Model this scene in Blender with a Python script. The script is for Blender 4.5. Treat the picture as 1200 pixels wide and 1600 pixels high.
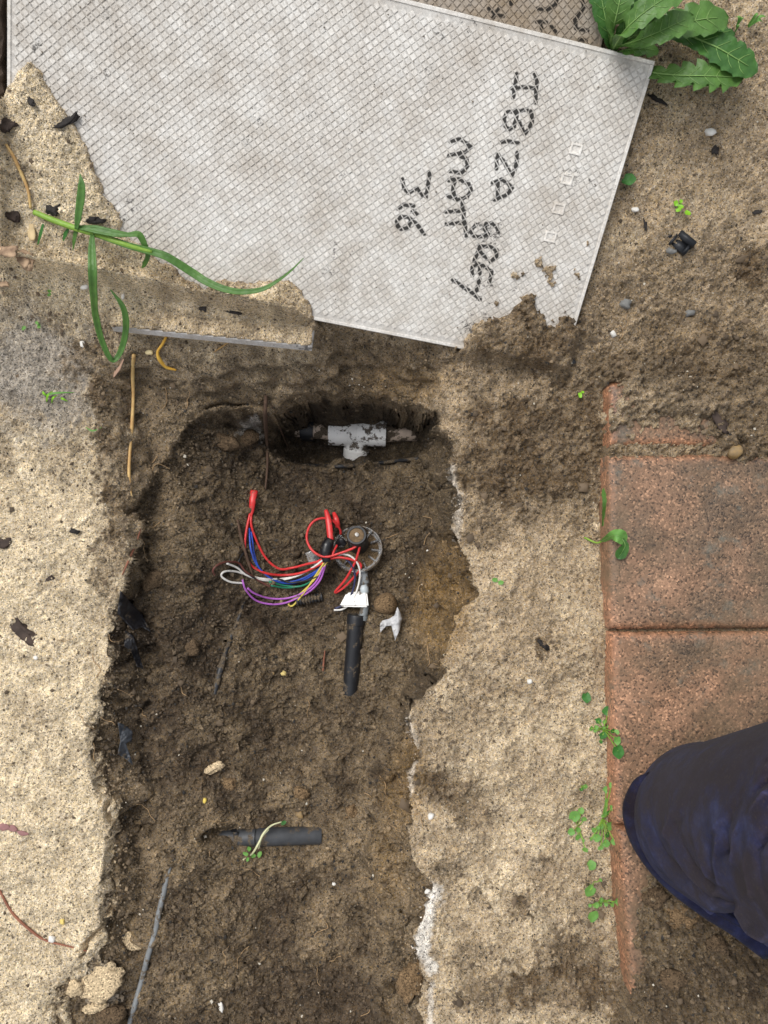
import bpy, bmesh, math, random
import numpy as np
from mathutils import Vector, Matrix

for o in list(bpy.data.objects): bpy.data.objects.remove(o, do_unlink=True)
scene = bpy.context.scene
COL = scene.collection
R = math.radians

# ------------------------------------------------------------------ camera
FPX = 1202.0                      # focal length in photo pixels (1200 x 1600 frame)
TILT = R(3.0)
CAM_H = 0.848
cam_data = bpy.data.cameras.new("camera"); cam = bpy.data.objects.new("camera", cam_data)
COL.objects.link(cam); scene.camera = cam
cam_data.sensor_fit = 'VERTICAL'; cam_data.sensor_height = 16.0; cam_data.sensor_width = 12.0
cam_data.lens = 16.0 * FPX / 1600.0
cam_data.clip_start = 0.02; cam_data.clip_end = 500.0
cam.location = (0, 0, CAM_H); cam.rotation_euler = (TILT, 0, 0)

# ------------------------------------------------------------------ daylight (overcast)
SUN_EL, SUN_AZ = R(60), R(-42)      # azimuth from +Y towards +X
world = bpy.data.worlds.new("World"); scene.world = world; world.use_nodes = True
wn, wl = world.node_tree.nodes, world.node_tree.links
wn.clear()
w_out = wn.new('ShaderNodeOutputWorld'); w_bg = wn.new('ShaderNodeBackground')
w_sky = wn.new('ShaderNodeTexSky'); w_sky.sky_type = 'NISHITA'; w_sky.sun_disc = False
w_sky.sun_elevation = SUN_EL; w_sky.sun_rotation = SUN_AZ
w_sky.air_density = 1.0; w_sky.dust_density = 3.0; w_sky.ozone_density = 1.0
w_hs = wn.new('ShaderNodeHueSaturation'); w_hs.inputs['Saturation'].default_value = 0.22
wl.new(w_sky.outputs[0], w_hs.inputs['Color']); wl.new(w_hs.outputs[0], w_bg.inputs['Color'])
w_bg.inputs['Strength'].default_value = 0.14
wl.new(w_bg.outputs[0], w_out.inputs['Surface'])
sun_d = bpy.data.lights.new("sun", 'SUN'); sun_d.energy = 1.5; sun_d.angle = R(28); sun_d.color = (1.0, 0.965, 0.91)
sun = bpy.data.objects.new("sun", sun_d); COL.objects.link(sun)
sd = Vector((math.sin(SUN_AZ)*math.cos(SUN_EL), math.cos(SUN_AZ)*math.cos(SUN_EL), math.sin(SUN_EL)))
sun.rotation_euler = sd.to_track_quat('Z', 'Y').to_euler(); sun.location = sd*5

scene.view_settings.view_transform = 'Standard'; scene.view_settings.look = 'None'
scene.view_settings.gamma = 1.0; scene.view_settings.use_curve_mapping = False
scene.view_settings.exposure = 0.44
scene.render.engine = 'CYCLES'
scene.render.resolution_x = 768; scene.render.resolution_y = 1024

# ------------------------------------------------------------------ projection helpers (photo pixel <-> place)
ct, st = math.cos(TILT), math.sin(TILT)
def ray(px, py):
    x, y, z = (px-600)/FPX, -(py-800)/FPX, -1.0
    return np.array([x, y*ct - z*st, y*st + z*ct])
def P(px, py, z):
    d = ray(px, py); k = (z-CAM_H)/d[2]
    return Vector((d[0]*k, d[1]*k, z))
def proj(x, y, z):
    dz = z-CAM_H
    yc = y*ct + dz*st; zc = -y*st + dz*ct
    return 600+FPX*x/(-zc), 800-FPX*yc/(-zc)
def camv(x, y, z):   # camera space (x right, y down, z forward) -> world
    X, Y, Z = x, -y, -z
    return Vector((X, Y*ct-Z*st, Y*st+Z*ct+CAM_H))

# the big tile's pose
TILE_T = 0.008; TILE_L = 0.590; TILE_W = 0.300
_d1 = Vector((-.198, .894, .402)); _d1.normalize()
_d2 = Vector((.975, .1816, .1266)); _d2 = (_d2-_d1*_d2.dot(_d1)).normalized()
_tr = Vector((.725*.3536, -.725*.5865, .725))
T_O = camv(*_tr)                                   # top right corner
T_U = camv(*(_tr-_d2))-T_O                         # along the long side, leftwards
T_V = camv(*(_tr+_d1))-T_O                         # along the short side, downwards
T_N = T_U.cross(T_V); T_N = T_N if T_N.z > 0 else -T_N
T_N.normalize()
def tile_z(x, y): return T_O.z-(T_N.x*(x-T_O.x)+T_N.y*(y-T_O.y))/T_N.z
def tile_uv(px, py):                                # photo pixel -> tile local
    d = Vector(ray(px, py)); o = Vector((0, 0, CAM_H))
    k = (T_O-o).dot(T_N)/d.dot(T_N); p = o+d*k-T_O
    return p.dot(T_U), p.dot(T_V)

rng = np.random.RandomState(7); random.seed(11)

# ------------------------------------------------------------------ numpy field helpers
def smooth(a, b, x):
    t = np.clip((x-a)/(b-a), 0, 1); return t*t*(3-2*t)
def sdf(poly, U, V):            # >0 inside, pixels
    n = len(poly)
    best = np.full(U.shape, 1e18, np.float32); ins = np.zeros(U.shape, bool)
    for i in range(n):
        x0, y0 = poly[i]; x1, y1 = poly[(i+1) % n]
        dx, dy = x1-x0, y1-y0; l2 = dx*dx+dy*dy+1e-9
        t = np.clip(((U-x0)*dx+(V-y0)*dy)/l2, 0, 1)
        best = np.minimum(best, (U-x0-t*dx)**2+(V-y0-t*dy)**2)
        if abs(dy) > 1e-9:
            c = ((y0 > V) != (y1 > V)) & (U < dx*(V-y0)/dy+x0); ins ^= c
    d = np.sqrt(best); return np.where(ins, d, -d)
def segdist(pts, U, V):
    best = np.full(U.shape, 1e18, np.float32)
    for (x0, y0), (x1, y1) in zip(pts[:-1], pts[1:]):
        dx, dy = x1-x0, y1-y0; l2 = dx*dx+dy*dy+1e-9
        t = np.clip(((U-x0)*dx+(V-y0)*dy)/l2, 0, 1)
        best = np.minimum(best, (U-x0-t*dx)**2+(V-y0-t*dy)**2)
    return np.sqrt(best)
def blobs(lst, U, V):
    m = np.zeros(U.shape)
    for (cx, cy, rx, ry, a) in lst:
        m = np.maximum(m, a*smooth(1.25, .55, np.sqrt(((U-cx)/rx)**2+((V-cy)/ry)**2)))
    return m

# ------------------------------------------------------------------ materials
def new_mat(name):
    m = bpy.data.materials.new(name); m.use_nodes = True
    nt = m.node_tree; b = nt.nodes['Principled BSDF']
    return m, nt, b
def N(nt, t, **kw):
    n = nt.nodes.new(t)
    for k, v in kw.items():
        if k in n.inputs: n.inputs[k].default_value = v
        else: setattr(n, k, v)
    return n
def ramp(nt, fac, stops):
    r = nt.nodes.new('ShaderNodeValToRGB')
    while len(r.color_ramp.elements) < len(stops): r.color_ramp.elements.new(0.5)
    for e, (p, c) in zip(r.color_ramp.elements, stops):
        e.position = p; e.color = (c, c, c, 1) if isinstance(c, (int, float)) else (*c, 1)
    nt.links.new(fac, r.inputs['Fac']); return r
def mixc(nt, fac, a, b, mode='MIX'):
    m = nt.nodes.new('ShaderNodeMix'); m.data_type = 'RGBA'; m.blend_type = mode
    for s, v in ((m.inputs[0], fac), (m.inputs[6], a), (m.inputs[7], b)):
        if hasattr(v, 'links'): nt.links.new(v, s)
        elif isinstance(v, (int, float)): s.default_value = v
        else: s.default_value = (*v, 1)
    return m.outputs[2]
def simple(name, c, rough=.6, var=.25, scale=60, bump=.15, bscale=300, c2=None, dirt=0, dirt_c=(.10, .075, .048), dscale=90, spec=.4, metal=0, trans=0, thr=.5):
    """colour with mottling, optional soil clinging in patches, fine bump"""
    m, nt, b = new_mat(name); L = nt.links
    tc = N(nt, 'ShaderNodeTexCoord'); co = tc.outputs['Object']
    n1 = N(nt, 'ShaderNodeTexNoise', Scale=scale, Detail=5.0, Roughness=.6); L.new(co, n1.inputs['Vector'])
    c2 = c2 or tuple(x*(1-var) for x in c)
    r1 = ramp(nt, n1.outputs[0], [(.3, c2), (.7, tuple(min(1, x*(1+var*.5)) for x in c))])
    out = r1.outputs[0]; rg = None
    if dirt:
        n2 = N(nt, 'ShaderNodeTexNoise', Scale=dscale, Detail=8.0, Roughness=.65); L.new(co, n2.inputs['Vector'])
        r2 = ramp(nt, n2.outputs[0], [(thr-.02, 0.), (thr+.03, 1.)])
        n3 = N(nt, 'ShaderNodeTexNoise', Scale=700., Detail=2.0); L.new(co, n3.inputs['Vector'])
        r3 = ramp(nt, n3.outputs[0], [(.35, tuple(x*.55 for x in dirt_c)), (.7, tuple(x*1.7 for x in dirt_c))])
        mm = N(nt, 'ShaderNodeMath', operation='MULTIPLY'); mm.inputs[1].default_value = dirt; L.new(r2.outputs[0], mm.inputs[0])
        out = mixc(nt, mm.outputs[0], out, r3.outputs[0])
        rr = N(nt, 'ShaderNodeMapRange'); rr.inputs['To Min'].default_value = rough; rr.inputs['To Max'].default_value = .95
        L.new(mm.outputs[0], rr.inputs['Value']); L.new(rr.outputs[0], b.inputs['Roughness'])
    else: b.inputs['Roughness'].default_value = rough
    L.new(out, b.inputs['Base Color'])
    b.inputs['Specular IOR Level'].default_value = spec; b.inputs['Metallic'].default_value = metal
    if trans: b.inputs['Transmission Weight'].default_value = trans
    if bump:
        nb = N(nt, 'ShaderNodeTexNoise', Scale=bscale, Detail=4.0); L.new(co, nb.inputs['Vector'])
        bp = N(nt, 'ShaderNodeBump', Strength=bump, Distance=.001); L.new(nb.outputs[0], bp.inputs['Height']); L.new(bp.outputs[0], b.inputs['Normal'])
    return m

# ------------------------------------------------------------------ object helpers
def tag(o, label=None, cat=None, group=None, kind=None):
    if label: o['label'] = label
    if cat: o['category'] = cat
    if group: o['group'] = group
    if kind: o['kind'] = kind
    return o
def link(name, me, m=None, parent=None, smooth_=True):
    o = bpy.data.objects.new(name, me); COL.objects.link(o)
    if m is not None: me.materials.append(m)
    if smooth_ and len(me.polygons): me.polygons.foreach_set('use_smooth', [True]*len(me.polygons))
    if parent is not None:
        o.parent = parent; o.matrix_parent_inverse = Matrix.Translation(-parent.location)
    return o
def mesh(name, verts, faces):
    me = bpy.data.meshes.new(name); me.from_pydata([tuple(v) for v in verts], [], faces); me.update(); return me
def empty(name, loc):
    o = bpy.data.objects.new(name, None); COL.objects.link(o); o.location = loc; o.empty_display_size = .02
    return o
def np_mesh(name, v, quads):
    me = bpy.data.meshes.new(name); nq = len(quads); k = quads.shape[1]
    me.vertices.add(len(v)); me.vertices.foreach_set('co', np.ascontiguousarray(v, np.float32).ravel())
    me.loops.add(nq*k); me.loops.foreach_set('vertex_index', np.ascontiguousarray(quads, np.int32).ravel())
    me.polygons.add(nq); me.polygons.foreach_set('loop_start', np.arange(0, nq*k, k, dtype=np.int32))
    me.polygons.foreach_set('loop_total', np.full(nq, k, np.int32))
    me.update(calc_edges=True); return me
def vcol(me, name, arr):
    a = me.attributes.new(name, 'FLOAT_COLOR', 'POINT')
    c = np.ones((len(arr), 4), np.float32); c[:, :3] = arr; a.data.foreach_set('color', c.ravel())
def catmull(pts, n=8):
    pts = [Vector(p) for p in pts]
    if len(pts) < 3: return [pts[0].lerp(pts[-1], i/n) for i in range(n+1)]
    q = [pts[0]*2-pts[1]]+pts+[pts[-1]*2-pts[-2]]; out = []
    for i in range(1, len(q)-2):
        a, b, c, d = q[i-1], q[i], q[i+1], q[i+2]
        for k in range(n):
            t = k/n
            out.append(.5*((2*b)+(c-a)*t+(2*a-5*b+4*c-d)*t*t+(3*b-a-3*c+d)*t**3))
    out.append(pts[-1]); return out
def tube(pts, rad, sides=8, flat=1.0, cap=True):
    """verts, faces of a tube; rad number or list; flat squeezes it vertically"""
    n = len(pts); rads = rad if isinstance(rad, (list, tuple)) else [rad]*n
    if len(rads) != n: rads = list(np.interp(np.linspace(0, 1, n), np.linspace(0, 1, len(rads)), rads))
    V, F = [], []
    up = Vector((0, 0, 1)); prev = None
    for i in range(n):
        t = (pts[min(i+1, n-1)]-pts[max(i-1, 0)]).normalized()
        s = t.cross(up) if prev is None else prev-t*prev.dot(t)
        if s.length < 1e-5: s = t.cross(Vector((1, 0, 0)))
        s.normalize(); prev = s; w = s.cross(t).normalized()
        for k in range(sides):
            a = 2*math.pi*k/sides
            V.append(pts[i]+s*(math.cos(a)*rads[i])+w*(math.sin(a)*rads[i]*flat))
    for i in range(n-1):
        for k in range(sides):
            k2 = (k+1) % sides
            F.append((i*sides+k, i*sides+k2, (i+1)*sides+k2, (i+1)*sides+k))
    if cap:
        F.append(tuple(range(sides-1, -1, -1))); F.append(tuple((n-1)*sides+k for k in range(sides)))
    return V, F
def tube_obj(name, pts, rad, m, parent=None, sides=8, flat=1.0, n=8):
    V, F = tube(catmull(pts, n), rad, sides, flat)
    return link(name, mesh(name, V, F), m, parent)
# ================================================================== THE GROUND (one sheet, fine where the photo looks)
DG = 0.00122
def axis(a, b):
    mid = np.arange(a, b+DG*.5, DG); out = []; s = DG; p = 0
    while p < 40: s *= 1.45; p += s; out.append(p)
    out = np.array(out)
    return np.concatenate([(a-out)[::-1], mid, b+out]), len(out)
GX, NOX = axis(-.455, .455); GY, NOY = axis(-.585, .605)
X, Y = np.meshgrid(GX.astype(np.float32), GY.astype(np.float32)); SH = X.shape

def fnoise(lo, hi, beta, seed):
    """band-limited fractal noise, std 1 (frequencies in cycles per metre)"""
    r = np.random.RandomState(seed)
    fx = np.fft.rfftfreq(SH[1], DG)[None, :]; fy = np.fft.fftfreq(SH[0], DG)[:, None]
    f = np.sqrt(fx*fx+fy*fy); f[0, 0] = 1
    amp = f**(-beta)*((f > lo) & (f < hi)); amp[0, 0] = 0
    z = np.fft.irfft2(amp*np.fft.rfft2(r.randn(*SH)), s=SH); return (z/z.std()).astype(np.float32)
def lumps(cell, seed, rmin=.3, rmax=.8):
    """rounded crumbs: height 0..~.8 in units of cell"""
    r = np.random.RandomState(seed); T = r.rand(4, 256, 256).astype(np.float32)
    gx, gy = np.clip(X, -2, 2)/cell, np.clip(Y, -2, 2)/cell; ix, iy = np.floor(gx).astype(int), np.floor(gy).astype(int)
    h = np.zeros(SH)
    for dx in (-1, 0, 1):
        for dy in (-1, 0, 1):
            a, b = (ix+dx) & 255, (iy+dy) & 255
            px = ix+dx+T[0, a, b]; py = iy+dy+T[1, a, b]; rad = rmin+(rmax-rmin)*T[2, a, b]
            d2 = (gx-px)**2+(gy-py)**2
            h = np.maximum(h, np.sqrt(np.maximum(0, rad*rad-d2))*(.5+.5*T[3, a, b]))
    return h

n_big = fnoise(2, 40, 1.6, 1); n_mid = fnoise(20, 160, 1.3, 2); n_fine = fnoise(90, 450, .8, 3); n_warp = fnoise(8, 200, 1.25, 4); n_warp2 = fnoise(8, 200, 1.25, 5); n_out = fnoise(8, 90, 1.5, 6); n_out2 = fnoise(8, 90, 1.5, 8)
lA = lumps(.017, 21, .2, .75); lB = lumps(.0085, 22, .3, .8); lC = lumps(.0042, 23, .3, .85); lD = lumps(.0027, 24, .3, .85)

# base: level by the path, a bank rising under the tiles
zt = T_O.z-(T_N.x*(X-T_O.x)+T_N.y*(Y-T_O.y))/T_N.z
b0 = zt-.016
k_ = .018
base = k_*np.log1p(np.exp(np.clip(b0/k_, -40, 40)))
base = .23-k_*np.log1p(np.exp(np.clip((.23-base)/k_, -40, 40)))
base = base-.006+.004*n_big
_u, _v = proj(X, Y, base)
base = base-.030*smooth(-4, 6, sdf([(560,-300),(985,-300),(962,-40),(944,66),(930,110),(600,60)], _u, _v))
U0, V0 = proj(X, Y, base)
W1, W2 = n_warp*7, n_warp2*7                       # ragged outlines

# ---- trench
RIM = [(200,800),(222,748),(262,692),(290,652),(340,634),(410,627),(440,612),(520,602),(600,604),(650,614),(683,640),(692,690),(702,740),(714,772),(712,830),(725,870),(740,905),(741,930),(722,948),(703,1000),(682,1050),(655,1090),(637,1118),(645,1150),(655,1172),(644,1220),(640,1290),(650,1340),(677,1375),(668,1420),(648,1490),(668,1530),(662,1600),(660,1800),
       (40,1800),(50,1600),(66,1545),(100,1512),(140,1492),(152,1440),(163,1350),(168,1280),(150,1222),(133,1150),(148,1090),(170,1040),(176,960),(192,900),(214,830)]
FLOOR = [(222,800),(243,742),(300,682),(345,656),(430,668),(560,668),(640,670),(668,700),(682,750),(676,820),(655,890),(645,960),(640,1030),(622,1080),(596,1130),(585,1200),(578,1300),(580,1400),(575,1500),(580,1800),
         (190,1800),(200,1600),(215,1500),(222,1420),(222,1300),(236,1200),(232,1100),(240,1000),(226,920),(226,850)]
BANK = [(140,560),(195,528),(330,545),(487,552),(490,494),(712,545),(728,562),(712,640),(716,770),(720,1000),(400,1100),(196,905),(178,840),(150,700)]
d_bank = sdf(BANK, U0+n_out*6, V0+n_out2*6)
bank = .064*smooth(0, 85, d_bank)*smooth(330, 470, U0+40)+.040*smooth(0, 75, d_bank)*(1-smooth(330, 470, U0+40))
floor_d = (.050+.088*smooth(230, 450, U0))*(1-.32*smooth(1120, 1450, V0))+.012*smooth(820, 700, V0)*smooth(300, 430, U0)
U1, V1 = proj(X, Y, base-floor_d)
d_rim = sdf(RIM, U0+n_out*5+n_fine*.8, V0+n_out2*5); d_flo = sdf(FLOOR, U1+n_out2*9, V1+n_out*9)
ti = np.clip(d_rim, 0, None); to = np.clip(-d_flo, 0, None)
t = np.where(d_rim <= 0, 0, ti/(ti+to+1e-6))
tw = t*(1-t)*4
tw = tw*smooth(18, 60, ti+to)*(1-.7*smooth(720, 660, V0))
t = np.clip(t+tw*(.10*n_mid+.16*(lA-.3)+.12*(lB-.3)), 0, 1)
wall = t**(.85-.33*smooth(560, 640, U0))
trench = np.maximum(bank*(1-wall)+floor_d*wall, bank)
inside = smooth(0, 6, d_rim)
# ledge on the right wall, crack along the left side
trench += .012*smooth(8, 0, np.abs(d_flo+3))*inside*(U0 < 400)
z = base-trench
# pipe cavity
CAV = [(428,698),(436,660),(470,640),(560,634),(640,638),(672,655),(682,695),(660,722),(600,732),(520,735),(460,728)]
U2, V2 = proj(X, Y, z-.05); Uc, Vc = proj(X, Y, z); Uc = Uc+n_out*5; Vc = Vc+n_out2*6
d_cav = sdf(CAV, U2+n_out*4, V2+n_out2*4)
z = z-.054*smooth(-4, 18, d_cav)
lip = np.minimum(segdist([(285,662),(310,645),(345,634),(380,632),(415,630)], Uc, Vc), segdist([(440,648),(470,632),(510,620),(560,617),(600,620),(645,628),(678,652)], Uc, Vc))
z = z-.016*smooth(6, 1, lip+1.5*n_mid)*smooth(-1.2, .3, n_out2)
# dips, ridges and a spoil ridge
ridge = blobs([(200,1000,30,90,1), (560,800,60,40,.4), (470,1110,120,40,.6), (400,1240,140,30,.7), (300,880,70,60,.7), (260,960,50,60,.5), (620,1330,40,60,.5), (450,1500,140,70,.5)], U1, V1)
z += .010*ridge*inside
pits = blobs([(398,655,45,20,.7), (205,1435,8,10,1), (186,1430,6,12,1), (340,1340,40,10,.4), (330,1020,40,60,.3), (615,1150,20,80,.5), (500,1390,40,30,.5), (520,1050,20,40,.5)], U1, V1)
z -= .012*pits*inside
u_hollow = blobs([(930,1400,70,170,1), (700,1240,60,40,.5)], U0, V0)
z -= .014*u_hollow*(1-inside)
# cracks beside the left rim
crack = segdist([(150,1225),(170,1290),(163,1400),(150,1460),(120,1500)], U0+W1*.5-4, V0+W2*.5)
z -= .014*smooth(7, 1, crack)*(V0 > 1200)

# ---- clearance and sand over the tiles
def in_rect(o, u, v, l, w, m):
    pu = (X-o.x)*u.x+(Y-o.y)*u.y; pv = (X-o.x)*v.x+(Y-o.y)*v.y
    hu, hv = u.xy.length, v.xy.length
    # solve in the plane
    det = u.x*v.y-u.y*v.x
    a = ((X-o.x)*v.y-(Y-o.y)*v.x)/det; b = ((Y-o.y)*u.x-(X-o.x)*u.y)/det
    return np.minimum(np.minimum(a, l-a), np.minimum(b, w-b)), a, b
r_big, tu, tv = in_rect(T_O, T_U, T_V, TILE_L, TILE_W, 0)
Ut, Vt = proj(X, Y, zt)
SAND1 = [(-400,150),(0,166),(14,138),(44,97),(62,112),(112,190),(126,215),(150,268),(160,300),(196,350),(190,364),(235,396),(275,424),(320,450),(345,437),(400,446),(455,437),(476,455),(486,480),(487,560),(300,700),(-400,700)]
SAND2 = [(714,541),(738,512),(776,496),(792,491),(806,480),(818,464),(840,490),(866,512),(884,500),(905,506),(1000,700),(700,700)]
d_s1 = sdf(SAND1, Ut+W1*.35, Vt+W2*.35); d_s2 = sdf(SAND2, Ut+W1*.9, Vt+W2*.9)
d_s3 = (blobs([(845,405,7,12,1),(858,422,10,13,1),(868,436,6,6,1),(810,427,5,8,1),(816,462,8,5,1),(772,472,5,6,1),(918,382,4,4,1),(829,466,4,3,1),(900,432,3,4,1),(783,498,6,6,1)], Ut+W1*.6, Vt+W2*.6)-.55)*8
tile_top = zt+.0006
th = np.maximum(.006*smooth(0, 40, d_s1)+.0035*smooth(-1, 5, d_s1), .012*smooth(0, 50, d_s2)+.006*smooth(-1, 6, d_s2))
th = np.maximum(th, .003*smooth(-1, 3, d_s3))
cov = np.maximum(np.maximum(d_s1, d_s2), d_s3)
mar = smooth(-.010, .001, r_big)
zund = zt-TILE_T-.004
z = np.where(r_big > -.012, np.where(cov > 0, (1-mar)*np.maximum(z, np.minimum(zt-.01, z))+mar*(tile_top+th), np.minimum(z, zund*mar+z*(1-mar))), z)
z = np.where((r_big <= 0)&(d_s1 > 0), z+.030*smooth(-.055, 0, r_big)*smooth(0, 25, d_s1), z)
# small tile (front edge raised), buried under sand
S_T = .009
sz = float(tile_z(*P(485, 490, .05)[:2]))-.002
S_O = P(487, 541, sz); S_L = P(186, 511, sz+.006); S_U = (S_L-S_O).normalized()
_b = Vector((-S_U.y, S_U.x, 0)); _b = _b if _b.y > 0 else -_b
S_V = (_b*math.cos(R(19))-Vector((0, 0, 1))*math.sin(R(19))).normalized()
S_N = S_U.cross(S_V); S_N = S_N if S_N.z > 0 else -S_N; S_N.normalize()
r_s, su, sv = in_rect(S_O, S_U, S_V, .30, .075, 0)
zs = S_O.z-(S_N.x*(X-S_O.x)+S_N.y*(Y-S_O.y))/S_N.z
cs = (su > -.001)&(su < .212)&(sv > .0)&(sv < .075)
edge_cov = .0012+.004*smooth(0, .012, sv)
z = np.where(cs & (r_big < .004), np.maximum(zs+edge_cov, np.where(sv > .02, z, -1)), z)
front = (su > -.002)&(su < .203)&(sv <= 0)&(sv > -.03)
z = np.where(front, np.minimum(z, zs-S_T*(1.5+20*np.clip(-sv, 0, .03))), z)
right_of = (su <= -.001)&(su > -.02)&(sv > -.01)&(sv < .05)
z = np.where(right_of & (r_big < 0), np.minimum(z, zs-.012), z)

# ---- pavers: clearance and soil over them
PZ = .020
PAV = {  # px corners of the top faces (left edge seen)
    'a': [(951,596),(1260,600),(1260,695),(953,697)],
    'b': [(950,712),(1262,708),(1262,981),(952,983)],
    'c': [(955,989),(1266,987),(1268,1286),(961,1289)],
    'd': [(967,1297),(1272,1294),(1278,1590),(990,1600)]}
UP, VP = proj(X, Y, np.full(SH, PZ))
d_pav = np.maximum.reduce([sdf(PAV[k], UP, VP) for k in 'abcd'])
reg = sdf([(950,592),(1275,592),(1290,1620),(985,1620)], UP, VP)
z = np.where(reg > -3, np.where(reg > 0, np.minimum(z, PZ-.012), np.minimum(z, PZ-.012-.004)), z)
SOILA = [(930,540),(1300,540),(1300,722),(1200,716),(1150,712),(1120,700),(1112,676),(1060,672),(1000,664),(965,672),(935,662),(940,648),(972,640),(976,618),(940,604)]
SOILD = [(1014,1352),(1040,1345),(1062,1372),(1110,1420),(1150,1440),(1200,1480),(1300,1500),(1300,1700),(960,1700),(985,1560),(990,1500),(1000,1440),(1004,1400)]
d_sa = sdf(SOILA, UP+W1*1.6, VP+W2*1.6); d_sd = sdf(SOILD, UP+W1*1.2, VP+W2*1.2)
lum = lA*.010+lB*.006+lC*.003
cA = .002*smooth(-2, 6, d_sa)+.010*smooth(0, 45, d_sa)+.006*lB*smooth(0, 20, d_sa)
cD = .003*smooth(-2, 6, d_sd)+.010*smooth(0, 60, d_sd)+1.3*lum*smooth(-2, 12, d_sd)
d_soil = np.maximum(d_sa, d_sd)
z = np.where((d_soil > -2)&(reg > -40), np.maximum(z, np.where(reg > 0, PZ, z)+np.maximum(cA*(d_sa > -2), cD*(d_sd > -2))), z)
joint = segdist([(950,704),(1262,702)], UP, VP)
z = np.where((joint < 12)&(reg > 0), np.maximum(z, PZ-.0035+.0018*n_warp+.001*n_fine), z)

# ---- beds scraped clear round the pipes
_ub, _vb = proj(X, Y, z)
def z_at(a, b): return float(z.ravel()[int(np.argmin((_ub-a)**2+(_vb-b)**2))])
ZB1, ZB2 = z_at(395, 1306), z_at(551, 1030)
m1_ = smooth(18, 8, segdist([(326,1310),(380,1308),(468,1306)], _ub, _vb)+2*n_out); m2_ = smooth(20, 10, segdist([(554,966),(549,1072)], _ub, _vb)+2*n_out)
bedm = np.maximum(m1_, m2_); z_bed = np.where(m1_ > m2_, np.minimum(z, ZB1), np.minimum(z, ZB2))
# ---- texture of the surface
Uf, Vf = proj(X, Y, z)
DAMP = [(830,545,100,45,.8),(1150,430,80,70,.5),(1010,440,50,50,.4),(960,560,60,40,.7),(820,710,125,110,1),(900,690,65,120,.95),(740,700,40,80,.7),(760,590,60,40,.45),(930,760,30,70,.6),(860,620,70,40,.5),(900,650,60,80,.9),(780,760,60,50,.75),(760,830,35,30,.6),(1110,470,110,90,.45),(1120,560,110,80,.7),(1180,650,90,70,.65),(960,480,80,40,.5),(1040,520,60,50,.6),(830,500,70,45,.75),(880,520,50,35,.8),
        (700,1235,55,35,.8),(740,1270,40,30,.6),(820,1425,30,14,.8),(900,1480,60,30,.7),(860,1540,90,40,.85),(760,1560,60,40,.6),(960,1540,90,60,.95),(1080,1500,140,120,1),(690,1180,30,30,.4),(850,1340,18,14,.6),(760,1400,25,20,.35),(930,1400,40,60,.4),(720,1120,60,25,.4),(850,1005,14,10,.8),(780,1080,40,25,.35),(690,1350,20,20,.5),(740,1500,40,30,.45),(1190,420,40,50,.8),
        (175,640,35,110,.75),(185,800,28,90,.75),(170,880,25,60,.5),(150,560,50,45,.6),(90,490,60,20,.4),(20,460,40,40,.35),(250,560,120,40,.45),(420,580,120,35,.55),(640,560,110,40,.6),(30,265,35,20,.4),(110,720,40,60,.25),(40,1120,30,30,.2),(10,700,30,40,.3)]
damp = blobs(DAMP, Uf+W1*1.6, Vf+W2*1.6)*(.97+.3*np.clip(n_warp, -1, 1))
soil = np.clip(smooth(.003, .014, trench-bank+.002*n_fine)+.62*smooth(8, 60, d_bank)*(1-smooth(.003, .014, trench-bank)), 0, 1)
soil = np.maximum(soil, smooth(-3, 4, d_sd)); soil = np.maximum(soil, .6*smooth(-3, 4, d_sa)*(.7+.4*np.clip(n_warp2, -1, 1)))
clear = smooth(0, .004, r_big)*(cov < 0)
loose = np.clip(np.maximum(damp, soil), 0, 1)*(1-clear)
g0y, g0x = np.gradient(z, DG); flat_ = 1-.88*smooth(.8, 2.2, np.sqrt(g0x**2+g0y**2))
z = z+flat_*(.0005*n_fine+.0008*n_mid)*(1-.6*clear)*(1-.5*(d_pav > 0)*(d_soil < 0))
bk = smooth(10, 60, d_bank)*(1-smooth(.003, .02, trench-bank)); rg_ = (1-.65*bk)*flat_*(1-.7*smooth(2, 12, d_cav))*(1-.9*blobs([(690,940,70,120,1),(640,1215,40,90,1),(700,820,30,100,1),(650,1080,45,60,1),(610,1400,30,90,.6)], Uf, Vf)*(trench > .003))
z += loose*rg_*(.0052*(lA-.25)*soil*(.4+.6*smooth(-.5, 1., n_big))+.0037*(lB-.25)+.0036*(lC-.2)+.0010*n_mid+.0004*n_fine)+(1-loose)*(.0007*(lD-.25)+.0005*lC)*(1-clear)
z += .0007*(lD-.2)*flat_
# small footprints / crumbs on the right sand
z += (1-loose)*(1-clear)*(.0010*np.clip(n_warp, -2, 2)*smooth(640, 700, Uf)*smooth(500, 560, Vf))*(d_pav < -4)

z = np.where(bedm > 0, z*(1-bedm)+(z_bed-.003+.0006*n_fine)*bedm, z)
# ---- colour of the ground (dry sand, damp soil, ash), with pit shade painted in
def L3(r, g, b):   # sRGB 0-255 -> linear
    c = np.array([r, g, b])/255.; return np.float32(1)*np.where(c <= .04045, c/12.92, ((c+.055)/1.055)**2.4)
c_pale = L3(204,187,157); c_sand = L3(162,143,116); c_damp = L3(96,80,60); c_soil = L3(98,83,65); c_yel = L3(140,112,70); c_ash = L3(165,158,148); c_lime = L3(222,216,206)
pale = smooth(260, 120, Uf)*smooth(600, 780, Vf)*.9+smooth(640, 700, Uf)*smooth(1000, 1150, Vf)*.30+.12*n_warp
pale = pale+.55*smooth(260, 200, Uf)*smooth(560, 480, Vf)+.45*smooth(0, 10, d_s1)
pale = np.clip(pale, 0, 1)[..., None]
colr = c_sand*(1-pale)+c_pale*pale
mixm = lambda c, m, k: c*(1-np.clip(m, 0, 1)[..., None])+k*np.clip(m, 0, 1)[..., None]
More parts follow.
